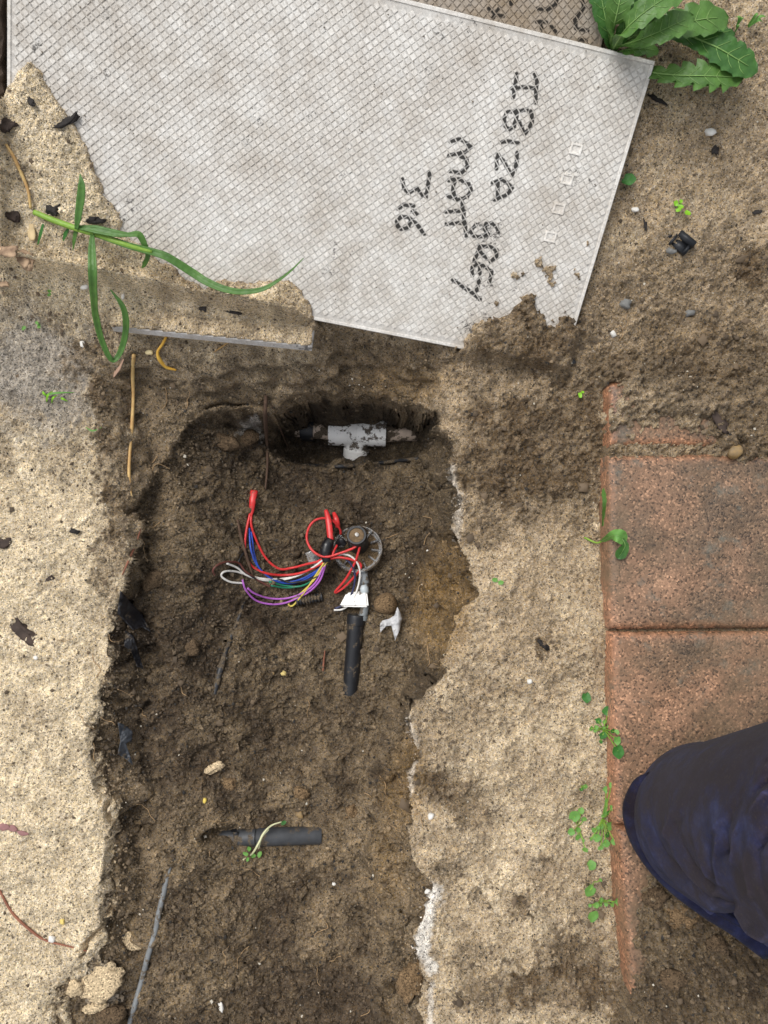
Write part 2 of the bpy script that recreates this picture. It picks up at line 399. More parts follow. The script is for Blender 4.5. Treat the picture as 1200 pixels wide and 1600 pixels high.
ash = blobs([(50,580,90,95,1),(90,640,55,45,.8),(20,500,60,40,.6),(300,590,25,20,.3)], Uf+W1*2, Vf+W2*2)
colr = mixm(colr, ash*.8, c_ash*.75)
colr = mixm(colr, damp, c_damp)
colr = mixm(colr, ((joint < 12)&(reg > 0))*.45, c_damp)
sv_ = (.5+.28*n_big+.22*n_warp).clip(0, 1)[..., None]
colr = colr*(1-soil[..., None])+soil[..., None]*(L3(74,62,48)*(1-sv_)+L3(110,95,74)*sv_)
colr = mixm(colr, bk*.7, L3(122,105,82))
colr = colr*(1-.38*smooth(-6, 14, d_cav)-.12*smooth(900, 700, Vf)*soil)[..., None]  # recess shade put into the colour: pit darkened, upper trench soil slightly
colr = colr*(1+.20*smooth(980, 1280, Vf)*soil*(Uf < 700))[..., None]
yel = blobs([(690,950,50,90,1),(640,1210,30,70,.7),(620,1240,30,60,.6),(700,880,25,60,.6),(600,1350,25,80,.35),(640,600,80,30,.4)], Uf, Vf)
colr = mixm(colr, yel*.55, c_yel)
lime = .55*smooth(9, 2, segdist([(638,1118),(650,1165),(640,1240)], Uf+W1*.4, Vf+W2*.4))*.6
lime = np.maximum(lime, .85*smooth(14, 4, segdist([(676,1385),(668,1420),(652,1480),(668,1515)], Uf+W1*.5-4, Vf+W2*.5)))
lime = np.maximum(lime, .5*smooth(8, 2, segdist([(675,1540),(668,1600)], Uf+W1*.4, Vf+W2*.4)))
lime = np.maximum(lime, .35*smooth(10, 2, segdist([(706,730),(716,790),(714,840)], Uf+W1*.4, Vf+W2*.4)))
lime = np.maximum(lime, .6*blobs([(395,672,18,14,.7),(160,1535,30,28,.55)], Uf+W1, Vf+W2))
colr = mixm(colr, lime, c_lime)
colr = colr*(1+.09*n_mid[..., None]+.04*n_warp[..., None]).clip(.55, 1.5)
# rough, crumbling walls: push the steep parts sideways
gy_, gx_ = np.gradient(z, DG); st_ = smooth(.7, 1.8, np.sqrt(gx_**2+gy_**2))*(np.abs(X) < .45)*(np.abs(Y) < .6)*(1-clear)*(d_pav < -6)
st_ = st_*(trench > .002)
for _ in range(9):
    zb = (z+np.roll(z, 1, 0)+np.roll(z, -1, 0)+np.roll(z, 1, 1)+np.roll(z, -1, 1)+np.roll(z, 2, 1)+np.roll(z, -2, 1))/7
    z = z*(1-.8*st_)+zb*.8*st_
rr_ = np.random.RandomState(77); hx = np.zeros(SH, np.float32); hy = np.zeros(SH, np.float32)
for _ in range(22):
    k3 = rr_.randn(3); k3 /= np.linalg.norm(k3); k3 *= 6.283/(.016+.030*rr_.rand()); ph = (X*k3[0]+Y*k3[1]+z*k3[2]+rr_.rand()*6.28).astype(np.float32)
    hx += np.sin(ph)*rr_.randn(); hy += np.sin(ph)*rr_.randn()
edge_ = smooth(.004, .022, trench-bank)*smooth(.105, .06, trench-bank)*(d_rim > 0)*smooth(70, 30, d_rim)*(V0 > 660)
XS = X+st_*hx*.0006+.011*edge_*(U0 > 560)*(U0 < 760)-.006*edge_*(U0 < 300); YS = Y+st_*hy*.0006; colr = colr*(1+.05*np.clip(hx, -4, 4)*st_)[..., None].clip(.6, 1.4)
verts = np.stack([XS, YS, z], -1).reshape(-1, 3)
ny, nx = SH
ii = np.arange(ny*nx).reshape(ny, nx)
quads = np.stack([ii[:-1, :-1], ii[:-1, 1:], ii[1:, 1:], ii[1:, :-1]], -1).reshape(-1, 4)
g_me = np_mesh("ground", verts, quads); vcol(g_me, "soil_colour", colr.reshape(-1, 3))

ZF = z
ZO = np.where((d_pav > 0), np.maximum(z, PZ+.001), z); ZO = np.where((r_big > 0)&(cov < 0), np.maximum(ZO, zt+.0005), ZO)
def ground_z(x, y):
    ix = np.clip(np.searchsorted(GX, x), 1, nx-1); iy = np.clip(np.searchsorted(GY, y), 1, ny-1)
    return ZO[iy, ix]
_ks = np.linspace(0, 1, 700)
def on(px, py, dz=0.0):
    """first point of the ground under a photo pixel"""
    d = ray(px, py); zz = .30-_ks*.62; k = (zz-CAM_H)/d[2]
    gz = ground_z(d[0]*k, d[1]*k); h = np.argmax(zz <= gz)
    p = Vector((d[0]*k[h], d[1]*k[h], zz[h]))
    return p+Vector((0, 0, dz))

def ground_material():
    m, nt, b = new_mat("sandy_soil"); L = nt.links
    at = N(nt, 'ShaderNodeAttribute', attribute_name='soil_colour')
    tc = N(nt, 'ShaderNodeTexCoord'); co = tc.outputs['Object']
    v1 = N(nt, 'ShaderNodeTexVoronoi', Scale=880.); v2 = N(nt, 'ShaderNodeTexVoronoi', Scale=420.)
    L.new(co, v1.inputs['Vector']); L.new(co, v2.inputs['Vector'])
    s1 = N(nt, 'ShaderNodeSeparateColor'); L.new(v1.outputs['Color'], s1.inputs[0])
    s2 = N(nt, 'ShaderNodeSeparateColor'); L.new(v2.outputs['Color'], s2.inputs[0])
    r1 = ramp(nt, s1.outputs[0], [(0., .28), (.09, .45), (.16, .86), (.6, 1.0), (.88, 1.2), (1., 1.6)])
    r2 = ramp(nt, s2.outputs[1], [(0., .5), (.05, .6), (.08, .94), (.9, 1.04), (1., 1.2)])
    n1 = N(nt, 'ShaderNodeTexNoise', Scale=45., Detail=6., Roughness=.65); L.new(co, n1.inputs['Vector'])
    r3 = ramp(nt, n1.outputs[0], [(.25, .84), (.75, 1.15)])
    c = mixc(nt, 1., at.outputs['Color'], r1.outputs[0], 'MULTIPLY')
    c = mixc(nt, 1., c, r2.outputs[0], 'MULTIPLY'); c = mixc(nt, 1., c, r3.outputs[0], 'MULTIPLY')
    # grains differ a little in hue
    hs = N(nt, 'ShaderNodeHueSaturation'); mr = N(nt, 'ShaderNodeMapRange'); mr.inputs['To Min'].default_value = .7; mr.inputs['To Max'].default_value = 1.25
    L.new(s1.outputs[2], mr.inputs['Value']); L.new(mr.outputs[0], hs.inputs['Saturation']); L.new(c, hs.inputs['Color'])
    L.new(hs.outputs[0], b.inputs['Base Color'])
    b.inputs['Roughness'].default_value = .92; b.inputs['Specular IOR Level'].default_value = .25
    inv = N(nt, 'ShaderNodeMath', operation='SUBTRACT'); inv.inputs[0].default_value = 1.; L.new(v1.outputs['Distance'], inv.inputs[1])
    bp = N(nt, 'ShaderNodeBump', Strength=.8, Distance=.0010); L.new(inv.outputs[0], bp.inputs['Height']); L.new(bp.outputs[0], b.inputs['Normal'])
    return m
M_SOIL = ground_material()
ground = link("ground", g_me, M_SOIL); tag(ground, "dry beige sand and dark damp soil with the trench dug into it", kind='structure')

# loose grains lying on the sand and crumbs in the trench
def grains():
    r = np.random.RandomState(5); n = 150000
    gi = r.randint(NOY, ny-NOY, n); gj = r.randint(NOX, nx-NOX, n)
    keep = (clear[gi, gj] < .5) | (r.rand(n) < .012)
    keep &= ~((d_pav[gi, gj] > 2) & (d_soil[gi, gj] < 0) & (r.rand(n) > .06))
    gi, gj = gi[keep], gj[keep]; n = len(gi)
    lo = loose[gi, gj]
    c = colr[gi, gj]*(.55+1.0*r.rand(n, 1))
    dark = r.rand(n) < .13; c[dark] = np.array([.022, .019, .016])*(.6+r.rand(dark.sum(), 1))
    white = r.rand(n) < .022-.017*lo; c[white] = np.array([.50, .46, .38])
    onb = clear[gi, gj] > .5; c[onb] = np.array([.12, .095, .065])*(.4+.9*r.rand(onb.sum(), 1))
    rad = (.00040+.00055*r.rand(n)**2)*(1+.9*lo*r.rand(n)**3*2)
    big_ = (r.rand(n) < .018+.05*((damp[gi, gj] > .08)&(damp[gi, gj] < .85)))&~onb; rad[big_] *= 1.6+1.6*r.rand(big_.sum()); c[big_] = c_soil*(.5+.7*r.rand(big_.sum(), 1))
    zz = np.where(onb, zt[gi, gj]+.0005, ZF[gi, gj])
    p = np.stack([GX[gj]+(r.rand(n)-.5)*DG, GY[gi]+(r.rand(n)-.5)*DG, zz+rad*.35], -1)
    o = np.array([[1,0,-.3],[0,1,-.3],[-1,0,-.3],[0,-1,-.3],[0,0,.9]], float)
    f = np.array([[0,1,4],[1,2,4],[2,3,4],[3,0,4]])
    a = r.rand(n)*6.28; ca, sa = np.cos(a), np.sin(a)
    s = rad[:, None]*(.6+.8*r.rand(n, 3))
    V = o[None]*s[:, None, :]+(r.rand(n, 5, 3)-.5)*rad[:, None, None]*.5
    Vx = V[..., 0]*ca[:, None]-V[..., 1]*sa[:, None]; Vy = V[..., 0]*sa[:, None]+V[..., 1]*ca[:, None]
    V = np.stack([Vx, Vy, V[..., 2]], -1)+p[:, None, :]
    F = (f[None]+(np.arange(n)*5)[:, None, None]).reshape(-1, 3)
    me = np_mesh("loose_sand_grains", V.reshape(-1, 3), F); vcol(me, "soil_colour", np.repeat(c, 5, 0))
    m, nt, b = new_mat("sand_grain"); at = N(nt, 'ShaderNodeAttribute', attribute_name='soil_colour')
    nt.links.new(at.outputs['Color'], b.inputs['Base Color']); b.inputs['Roughness'].default_value = .8
    ob = link("loose_sand_grains", me, m, smooth_=False); tag(ob, "loose sand grains and dark crumbs strewn over the ground", "sand", kind='stuff')
grains()
# ================================================================== TILES lying face down, waffle-patterned backs up
def z3(pts, ox=600, oy=100, s=4.0): return [(ox+x/s, oy+y/s) for x, y in pts]
INK = [[(830,60),(820,130),(808,210)],[(800,152),(870,145),(945,150)],[(940,65),(957,100),(950,170),(948,240)],
 [(770,300),(830,296),(895,285)],[(770,300),(750,345),(758,390),(780,412),(812,392),(830,330),(826,292)],[(918,297),(928,350),(908,400),(880,438),(862,402),(845,360)],
 [(730,490),(775,482),(840,495)],
 [(712,565),(703,610),(705,655)],[(712,568),(742,600),(770,650),(800,695),(828,630),(832,555)],
 [(680,745),(730,722),(770,742),(800,775),(768,818),(690,850)],[(712,735),(710,790),(712,840)],
 [(575,1005),(538,1045),(565,1078),(610,1080),(650,1062),(628,1030),(638,1000),(670,995),(705,1020),(715,1050)],
 [(600,1140),(660,1140),(705,1165),(702,1205),(665,1235)],[(600,1145),(580,1190),(565,1230)],[(595,1165),(625,1200),(645,1215)],
 [(552,1320),(550,1272),(590,1248),(640,1272),(675,1300),(658,1362)],[(600,1255),(598,1310)],
 [(597,1345),(578,1420)],[(430,1350),(490,1390),(550,1430),(602,1472)],
 [(415,485),(480,468),(545,520),(505,550),(405,572)],[(470,572),(515,595),(524,635),(482,682),(415,670)],
 [(405,728),(460,718),(528,750),(546,790),(520,830),(460,850),(400,825)],[(440,740),(430,790),(450,845)],
 [(390,925),(450,920),(500,915)],[(390,1000),(450,996),(505,990)],[(490,870),(500,960),(515,1075)],
 [(285,680),(278,740),(262,830)],[(115,720),(125,775),(150,805),(210,778),(240,820),(262,822)],
 [(90,905),(125,880),(187,886)],[(180,920),(207,942)],
 [(160,962),(110,952),(80,985),(84,1012),(105,1032),(150,1025),(166,985)],[(150,955),(205,1002),(252,1062)]]
INK = [z3(s) for s in INK]
INK2 = [z3(s, 600, 0, 3.333) for s in ([(545,42),(580,75),(620,85)],[(600,45),(580,72),(570,92)],[(660,-30),(662,25)],[(800,45),(850,52),(895,20),(905,-20)],[(795,115),(845,115)],[(812,110),(820,150)],[(870,138),(892,165)],[(1022,-30),(1042,40),(995,105),(1000,150),(1062,160)],[(1020,205),(1052,212)])]

def tile_material(name, c, grime):
    m, nt, b = new_mat(name); L = nt.links
    tc = N(nt, 'ShaderNodeTexCoord'); co = tc.outputs['Object']
    at = N(nt, 'ShaderNodeAttribute', attribute_name='print_tone')
    n1 = N(nt, 'ShaderNodeTexNoise', Scale=14., Detail=10., Roughness=.74); L.new(co, n1.inputs['Vector'])
    n2 = N(nt, 'ShaderNodeTexNoise', Scale=60., Detail=8., Roughness=.7); L.new(co, n2.inputs['Vector'])
    n3 = N(nt, 'ShaderNodeTexNoise', Scale=420., Detail=3.); L.new(co, n3.inputs['Vector'])
    ad = N(nt, 'ShaderNodeMath', operation='MULTIPLY_ADD'); L.new(n2.outputs[0], ad.inputs[0]); ad.inputs[1].default_value = .55; L.new(n1.outputs[0], ad.inputs[2])
    r1 = ramp(nt, ad.outputs[0], [(.56, 0.), (.94, grime)])
    base_ = mixc(nt, r1.outputs[0], c, L3(150,132,108))
    r2 = ramp(nt, n3.outputs[0], [(.3, .80), (.7, 1.10)])
    base_ = mixc(nt, 1., base_, r2.outputs[0], 'MULTIPLY')
    # black mould specks
    n4 = N(nt, 'ShaderNodeTexNoise', Scale=150., Detail=6., Roughness=.75); L.new(co, n4.inputs['Vector'])
    n5 = N(nt, 'ShaderNodeTexNoise', Scale=13., Detail=3.); L.new(co, n5.inputs['Vector'])
    mu = N(nt, 'ShaderNodeMath', operation='MULTIPLY'); L.new(n4.outputs[0], mu.inputs[0]); L.new(n5.outputs[0], mu.inputs[1])
    r4 = ramp(nt, mu.outputs[0], [(.355, 0.), (.40, .8)])
    base_ = mixc(nt, r4.outputs[0], base_, (.05, .047, .045))
    fin = mixc(nt, 1., base_, at.outputs['Color'], 'MULTIPLY')
    L.new(fin, b.inputs['Base Color']); b.inputs['Roughness'].default_value = .78; b.inputs['Specular IOR Level'].default_value = .3
    bp = N(nt, 'ShaderNodeBump', Strength=.25, Distance=.0006); L.new(n3.outputs[0], bp.inputs['Height']); L.new(bp.outputs[0], b.inputs['Normal'])
    return m
def slab(o, u, v, n, l, w, t, z0, z1, inset=0):
    """box between heights z0 and z1 above the plane, with a small bevel at the top"""
    b = .0012; V = []
    for (zz, i) in ((z0, 0), (z1-b, 0), (z1, b)):
        for (a, c) in ((i, i), (l-i, i), (l-i, w-i), (i, w-i)): V.append(o+u*a+v*c+n*zz)
    F = [(0,1,2,3), (11,10,9,8)]
    for k in range(2):
        for j in range(4):
            j2 = (j+1) % 4; F.append((k*4+j2, k*4+j, (k+1)*4+j, (k+1)*4+j2))
    return V, F
def build_tile(name, o, u, v, n, l, w, c, grime, ink_px, label, seed, ang=45, pitch=.0058, stamps=()):
    root = empty(name, o+u*l*.5+v*w*.5-n*TILE_T); tag(root, label, "tile", "ceramic tiles laid face down")
    m = tile_material(name+"_clay", c, grime)
    V, F = slab(o, u, v, n, l, w, TILE_T, -TILE_T, -.0006)
    me = mesh("tile_body", V, F); vcol(me, "print_tone", np.full((len(V), 3), .83)); link("tile_body", me, m, root, False)
    # rim
    V, F = [], []; rw = .004
    for (a0, c0, a1, c1) in ((.0006,.0006,l-.0006,rw), (.0006,w-rw,l-.0006,w-.0006), (.0006,rw,rw,w-rw), (l-rw,rw,l-.0006,w-rw)):
        k = len(V)
        for zz, i in ((-.001, 0), (.0002, .0004)):
            for (a, c_) in ((a0+i,c0+i),(a1-i,c0+i),(a1-i,c1-i),(a0+i,c1-i)): V.append(o+u*a+v*c_+n*zz)
        F += [(k+4,k+5,k+6,k+7)]+[(k+j, k+(j+1)%4, k+4+(j+1)%4, k+4+j) for j in range(4)]
    me = mesh("tile_rim", V, F); vcol(me, "print_tone", np.full((len(V), 3), 1.02)); link("tile_rim", me, m, root, False)
    # waffle pads
    r = np.random.RandomState(seed); ca, sa = math.cos(R(ang)), math.sin(R(ang))
    strokes = []
    for s in ink_px: strokes.append([tuple(q) for q in s])
    V, F, C = [], [], []
    K = int((l+w)/pitch)
    for i in range(-K, K):
        for j in range(-K, K):
            a = l/2+((i+.5)*ca-(j+.5)*sa)*pitch; c_ = w/2+((i+.5)*sa+(j+.5)*ca)*pitch
            mg = .0070
            if not (mg < a < l-mg and mg < c_ < w-mg): continue
            p = o+u*a+v*c_
            ux, vy = proj(*p)
            if not (-60 < ux < 1260 and -60 < vy < 1660): 
                if r.rand() < .0: continue
            near = any(min((ux-x)**2+(vy-y)**2 for x, y in s) < 700 or segd(s, ux, vy) < 14 for s in strokes)
            h = pitch*.5*(.73+.05*r.rand()); top = .0004*r.rand()-.0001; tone = .93+.13*r.rand()
            ns = 6 if near else 1
            e1 = (u*ca+v*sa); e2 = (v*ca-u*sa); k = len(V)
            for zz, hh in ((-.0010, h*1.12), ):
                for (sx, sy) in ((-1,-1),(1,-1),(1,1),(-1,1)): V.append(p+e1*(sx*hh)+e2*(sy*hh)+n*zz); C.append(.83)
            g0 = len(V)
            for b_ in range(ns+1):
                for a_ in range(ns+1): V.append(p+e1*(h*(2*a_/ns-1))+e2*(h*(2*b_/ns-1))+n*top); C.append(tone)
            g = lambda a_, b_: g0+b_*(ns+1)+a_
            for b_ in range(ns):
                for a_ in range(ns): F.append((g(a_,b_), g(a_+1,b_), g(a_+1,b_+1), g(a_,b_+1)))
            F.append((k, k+1)+tuple(g(a_,0) for a_ in range(ns, -1, -1))); F.append((k+1, k+2)+tuple(g(ns,b_) for b_ in range(ns, -1, -1)))
            F.append((k+2, k+3)+tuple(g(a_,ns) for a_ in range(ns+1))); F.append((k+3, k)+tuple(g(0,b_) for b_ in range(ns+1)))
    V = np.array([tuple(x) for x in V]); C = np.array(C)
    if strokes:
        ux, vy = proj(V[:, 0], V[:, 1], V[:, 2]); d = np.full(len(V), 1e9)
        for s in strokes: d = np.minimum(d, segdist(s, ux, vy))
        C = C*(1-.94*smooth(3.9, 2.7, d+(C < .86)*.3+.6*np.sin(V[:, 0]*900)*np.sin(V[:, 1]*870)))
    for (sx, sy, hw, hh) in stamps:
        ux, vy = proj(V[:, 0], V[:, 1], V[:, 2]); C = np.where((abs(ux-sx) < hw)&(abs(vy-sy) < hh), C*1.12, C)
    me = bpy.data.meshes.new("raised_pads"); me.from_pydata(V.tolist(), [], F); me.update()
    vcol(me, "print_tone", np.repeat(C[:, None], 3, 1)); p_ = link("raised_pads", me, m, root, False); p_['kind'] = 'stuff'
    return root, m
def segd(s, x, y):
    best = 1e9
    for (x0, y0), (x1, y1) in zip(s[:-1], s[1:]):
        dx, dy = x1-x0, y1-y0; t = max(0, min(1, ((x-x0)*dx+(y-y0)*dy)/(dx*dx+dy*dy+1e-9)))
        best = min(best, (x-x0-t*dx)**2+(y-y0-t*dy)**2)
    return best**.5
C_TILE = tuple(L3(232,230,225))
big, M_TILE = build_tile("ceramic_tile", T_O, T_U, T_V, T_N, TILE_L, TILE_W, C_TILE, .5, INK, "large pale grey tile lying face down with black handwriting IBIZA GREY MATT", 3)
# moulded squares on the back
for (sx, sy) in ((900,233),(886,280),(873,326),(860,370)):
    a, c_ = tile_uv(sx, sy); V, F = [], []; hu, hv = .0060, .0052; wd = .0019
    ring = lambda i, zz: [T_O+T_U*(a+s1*(hu-i))+T_V*(c_+s2*(hv-i))+T_N*zz for s1, s2 in ((-1,-1),(1,-1),(1,1),(-1,1))]
    for q in (ring(0, -.0008), ring(.0003, .0009), ring(wd, .0009), ring(wd+.0003, -.0002)): V += q
    F = [(k*4+j, k*4+(j+1)%4, (k+1)*4+(j+1)%4, (k+1)*4+j) for k in range(3) for j in range(4)]+[(12,13,14,15)]
    me = mesh("moulded_square", V, F); vcol(me, "print_tone", np.full((len(V), 3), 1.12)); link("moulded_square", me, M_TILE, big, False)
# second lettered tile under the big one, top right (parallel to it, one tile lower)
_o = T_O-T_N*(TILE_T+.003)
def on_low(px, py):
    d = Vector(ray(px, py)); o = Vector((0, 0, CAM_H)); return o+d*((_o-o).dot(T_N)/d.dot(T_N))
q0, q1 = on_low(938, 84), on_low(957, -6)
v2 = (q0-q1).normalized(); u2 = T_N.cross(v2); u2 = -u2 if u2.x > 0 else u2; u2.normalize()
build_tile("ceramic_tile", q0-v2*.24, u2, v2, T_N.copy(), .30, .24, tuple(L3(176,168,158)), 1.0, INK2, "darker grimy tile with black marker strokes tucked under the big tile's top edge", 9, ang=52)
# small broken piece with its front edge showing
def broken_tile():
    root = empty("ceramic_tile", S_O+S_U*.15); tag(root, "sand-covered tile showing only its pale front edge above the trench", "tile", "ceramic tiles laid face down")
    V, F = slab(S_O, S_U, S_V, S_N, .210, .07, S_T, -S_T, 0)
    me = mesh("tile_body", V, F); vcol(me, "print_tone", np.full((len(V), 3), 1.12))
    link("tile_body", me, tile_material("broken_tile_clay", tuple(L3(205,205,205)), .5), root, False)
broken_tile()

# ================================================================== PAVERS
def paver_material():
    m, nt, b = new_mat("terracotta_paver"); L = nt.links
    tc = N(nt, 'ShaderNodeTexCoord'); co = tc.outputs['Object']; ge = N(nt, 'ShaderNodeNewGeometry')
    n1 = N(nt, 'ShaderNodeTexNoise', Scale=11., Detail=8., Roughness=.6); L.new(ge.outputs['Position'], n1.inputs['Vector'])
    n2 = N(nt, 'ShaderNodeTexNoise', Scale=90., Detail=8., Roughness=.75); L.new(ge.outputs['Position'], n2.inputs['Vector'])
    v1 = N(nt, 'ShaderNodeTexVoronoi', Scale=520.); L.new(ge.outputs['Position'], v1.inputs['Vector'])
    s1 = N(nt, 'ShaderNodeSeparateColor'); L.new(v1.outputs['Color'], s1.inputs[0])
    r1 = ramp(nt, n1.outputs[0], [(.32, L3(84,70,56)), (.45, L3(112,90,69)), (.57, L3(138,107,83)), (.70, L3(172,134,106))])
    r2 = ramp(nt, n2.outputs[0], [(.30, .62), (.5, .97), (.7, 1.15)])
    r3 = ramp(nt, s1.outputs[0], [(0., .3), (.13, .5), (.24, .88), (.82, 1.1), (1., 2.0)])
    wa = N(nt, 'ShaderNodeAttribute', attribute_name='edge_wear'); wc = mixc(nt, wa.outputs['Fac'], r1.outputs[0], L3(172,122,90))
    c = mixc(nt, 1., wc, r2.outputs[0], 'MULTIPLY'); c = mixc(nt, 1., c, r3.outputs[0], 'MULTIPLY')
    n3 = N(nt, 'ShaderNodeTexNoise', Scale=24., Detail=6., Roughness=.7); L.new(co, n3.inputs['Vector'])
    r4 = ramp(nt, n3.outputs[0], [(.56, 0.), (.68, .75)]); c = mixc(nt, r4.outputs[0], c, L3(104,104,94))
    oi = N(nt, 'ShaderNodeObjectInfo'); ro = ramp(nt, oi.outputs['Random'], [(0., (.80, .82, .84)), (1., (1.08, 1.0, .95))]); c = mixc(nt, 1., c, ro.outputs[0], 'MULTIPLY')
    n6 = N(nt, 'ShaderNodeTexNoise', Scale=7., Detail=10., Roughness=.72); L.new(ge.outputs['Position'], n6.inputs['Vector']); r6 = ramp(nt, n6.outputs[0], [(.50, 0.), (.66, .75)]); c = mixc(nt, r6.outputs[0], c, L3(104,88,68))
    L.new(c, b.inputs['Base Color'])
    rr = ramp(nt, n1.outputs[0], [(.3, .42), (.7, .72)]); L.new(rr.outputs[0], b.inputs['Roughness'])
    ad = N(nt, 'ShaderNodeMath', operation='MULTIPLY_ADD'); L.new(v1.outputs['Distance'], ad.inputs[0]); ad.inputs[1].default_value = -.5; L.new(n2.outputs[0], ad.inputs[2])
    bp = N(nt, 'ShaderNodeBump', Strength=.6, Distance=.0012); L.new(ad.outputs[0], bp.inputs['Height']); L.new(bp.outputs[0], b.inputs['Normal'])
    return m
M_PAV = paver_material()
bed_c = [P(x, y, PZ-.012) for x, y in ((952,597),(1262,600),(1280,1600),(990,1603))]
V = [p for p in bed_c]+[p-Vector((0, 0, .05)) for p in bed_c]
paving = link("paving", mesh("paving", V, [(0,3,2,1) if False else (3,2,1,0), (4,5,6,7), (0,1,5,4), (1,2,6,5), (2,3,7,6), (3,0,4,7)]), M_SOIL, None, False)
vcol(paving.data, "soil_colour", np.tile(c_sand*.6, (8, 1))); tag(paving, "row of worn terracotta pavers edging the sand on the right", kind='structure')
for i, k in enumerate('abcd'):
    r = np.random.RandomState(30+i); cs_ = [P(x, y, PZ+.001*i) for x, y in PAV[k]]
    NX, NY = 46, 46 if k != 'a' else 16
    V, F, EW = [], [], []
    cen = sum(cs_, Vector())/4
    def pt(a, b): return (cs_[0]*(1-a)+cs_[1]*a)*(1-b)+(cs_[3]*(1-a)+cs_[2]*a)*b
    lx = (cs_[1]-cs_[0]).length; ly = (cs_[3]-cs_[0]).length
    for b in range(NY+1):
        for a in range(NX+1):
            fa, fb = a/NX, b/NY; p = pt(fa, fb)
            e = min(fa*lx, (1-fa)*lx, fb*ly, (1-fb)*ly)
            dz = -.0045*max(0, 1-e/.007)**2+.0006*math.sin(p.x*90+i)*math.sin(p.y*70)+.0005*(r.rand()-.5)*(e > .001)
            if e < .012 and r.rand() < .10: dz -= .0014*r.rand()
            jit = Vector(((r.rand()-.5)*.0012, (r.rand()-.5)*.0012, 0)) if e < .002 else Vector((0, 0, 0))
            V.append(p+Vector((0, 0, dz))+jit); EW.append(max(0, 1-max(0, e-.003)/.007)*(.2+.55*r.rand()))
    I = lambda a, b: b*(NX+1)+a
    for b in range(NY):
        for a in range(NX): F.append((I(a,b+1), I(a+1,b+1), I(a+1,b), I(a,b)))
    loop = [I(a,0) for a in range(NX)]+[I(NX,b) for b in range(NY)]+[I(a,NY) for a in range(NX,0,-1)]+[I(0,b) for b in range(NY,0,-1)]
    k0 = len(V)
    for q in loop: V.append(Vector((V[q].x, V[q].y, V[q].z-.045)))
    nl = len(loop)
    for j in range(nl): F.append((loop[j], loop[(j+1)%nl], k0+(j+1)%nl, k0+j))
    me = mesh("paver", V, F); EW += [.7]*(len(V)-len(EW)); vcol(me, "edge_wear", np.repeat(np.array(EW)[:, None], 3, 1)); link("paver", me, M_PAV, paving)

# ================================================================== PERSON kneeling on the pavers (only the trousered knee is in view)
def cloth_material():
    m, nt, b = new_mat("navy_work_cotton"); L = nt.links
    ge = N(nt, 'ShaderNodeNewGeometry'); co = ge.outputs['Position']
    n1 = N(nt, 'ShaderNodeTexNoise', Scale=30., Detail=9., Roughness=.72); L.new(co, n1.inputs['Vector'])
    r1 = ramp(nt, n1.outputs[0], [(.32, L3(30,31,52)), (.5, L3(38,41,70)), (.66, L3(54,60,96))])
    n2 = N(nt, 'ShaderNodeTexNoise', Scale=13., Detail=9., Roughness=.7); L.new(co, n2.inputs['Vector'])
    mp = N(nt, 'ShaderNodeMapping'); mp.inputs['Location'].default_value = (3.1, 1.7, .4); L.new(co, mp.inputs['Vector'])
    n2b = N(nt, 'ShaderNodeTexNoise', Scale=38., Detail=8., Roughness=.7); L.new(mp.outputs[0], n2b.inputs['Vector'])
    ad = N(nt, 'ShaderNodeMath', operation='MULTIPLY_ADD'); L.new(n2b.outputs[0], ad.inputs[0]); ad.inputs[1].default_value = .5; L.new(n2.outputs[0], ad.inputs[2])
    sx = N(nt, 'ShaderNodeSeparateXYZ'); L.new(co, sx.inputs[0]); gr = N(nt, 'ShaderNodeMapRange'); gr.inputs['From Min'].default_value = -.42; gr.inputs['From Max'].default_value = -.22; gr.inputs['To Min'].default_value = -.10; gr.inputs['To Max'].default_value = .22; L.new(sx.outputs[1], gr.inputs['Value'])
    ad2 = N(nt, 'ShaderNodeMath', operation='ADD'); L.new(ad.outputs[0], ad2.inputs[0]); L.new(gr.outputs[0], ad2.inputs[1])
    r2 = ramp(nt, ad2.outputs[0], [(.80, 0.), (1.08, .72)])
    c = mixc(nt, r2.outputs[0], r1.outputs[0], L3(46,38,36))
    n3 = N(nt, 'ShaderNodeTexNoise', Scale=420., Detail=5., Roughness=.75); L.new(co, n3.inputs['Vector'])
    r3 = ramp(nt, n3.outputs[0], [(.56, 0.), (.70, .5)]); c = mixc(nt, r3.outputs[0], c, L3(84,74,62))
    rp = ramp(nt, ge.outputs['Pointiness'], [(.44, .35), (.495, 1.), (.505, 1.), (.56, 1.7)]); c = mixc(nt, 1., c, rp.outputs[0], 'MULTIPLY')  # creases darkened as shade, ridges lightened as dust and light, in the colour
    L.new(c, b.inputs['Base Color']); b.inputs['Roughness'].default_value = 1.; b.inputs['Specular IOR Level'].default_value = .05
    b.inputs['Sheen Weight'].default_value = .04; b.inputs['Sheen Roughness'].default_value = .5
    w1 = N(nt, 'ShaderNodeTexWave', Scale=420., Distortion=.6); w1.bands_direction = 'DIAGONAL'; L.new(co, w1.inputs['Vector'])
    bp = N(nt, 'ShaderNodeBump', Strength=.35, Distance=.0008); L.new(w1.outputs[0], bp.inputs['Height']); L.new(bp.outputs[0], b.inputs['Normal'])
    return m
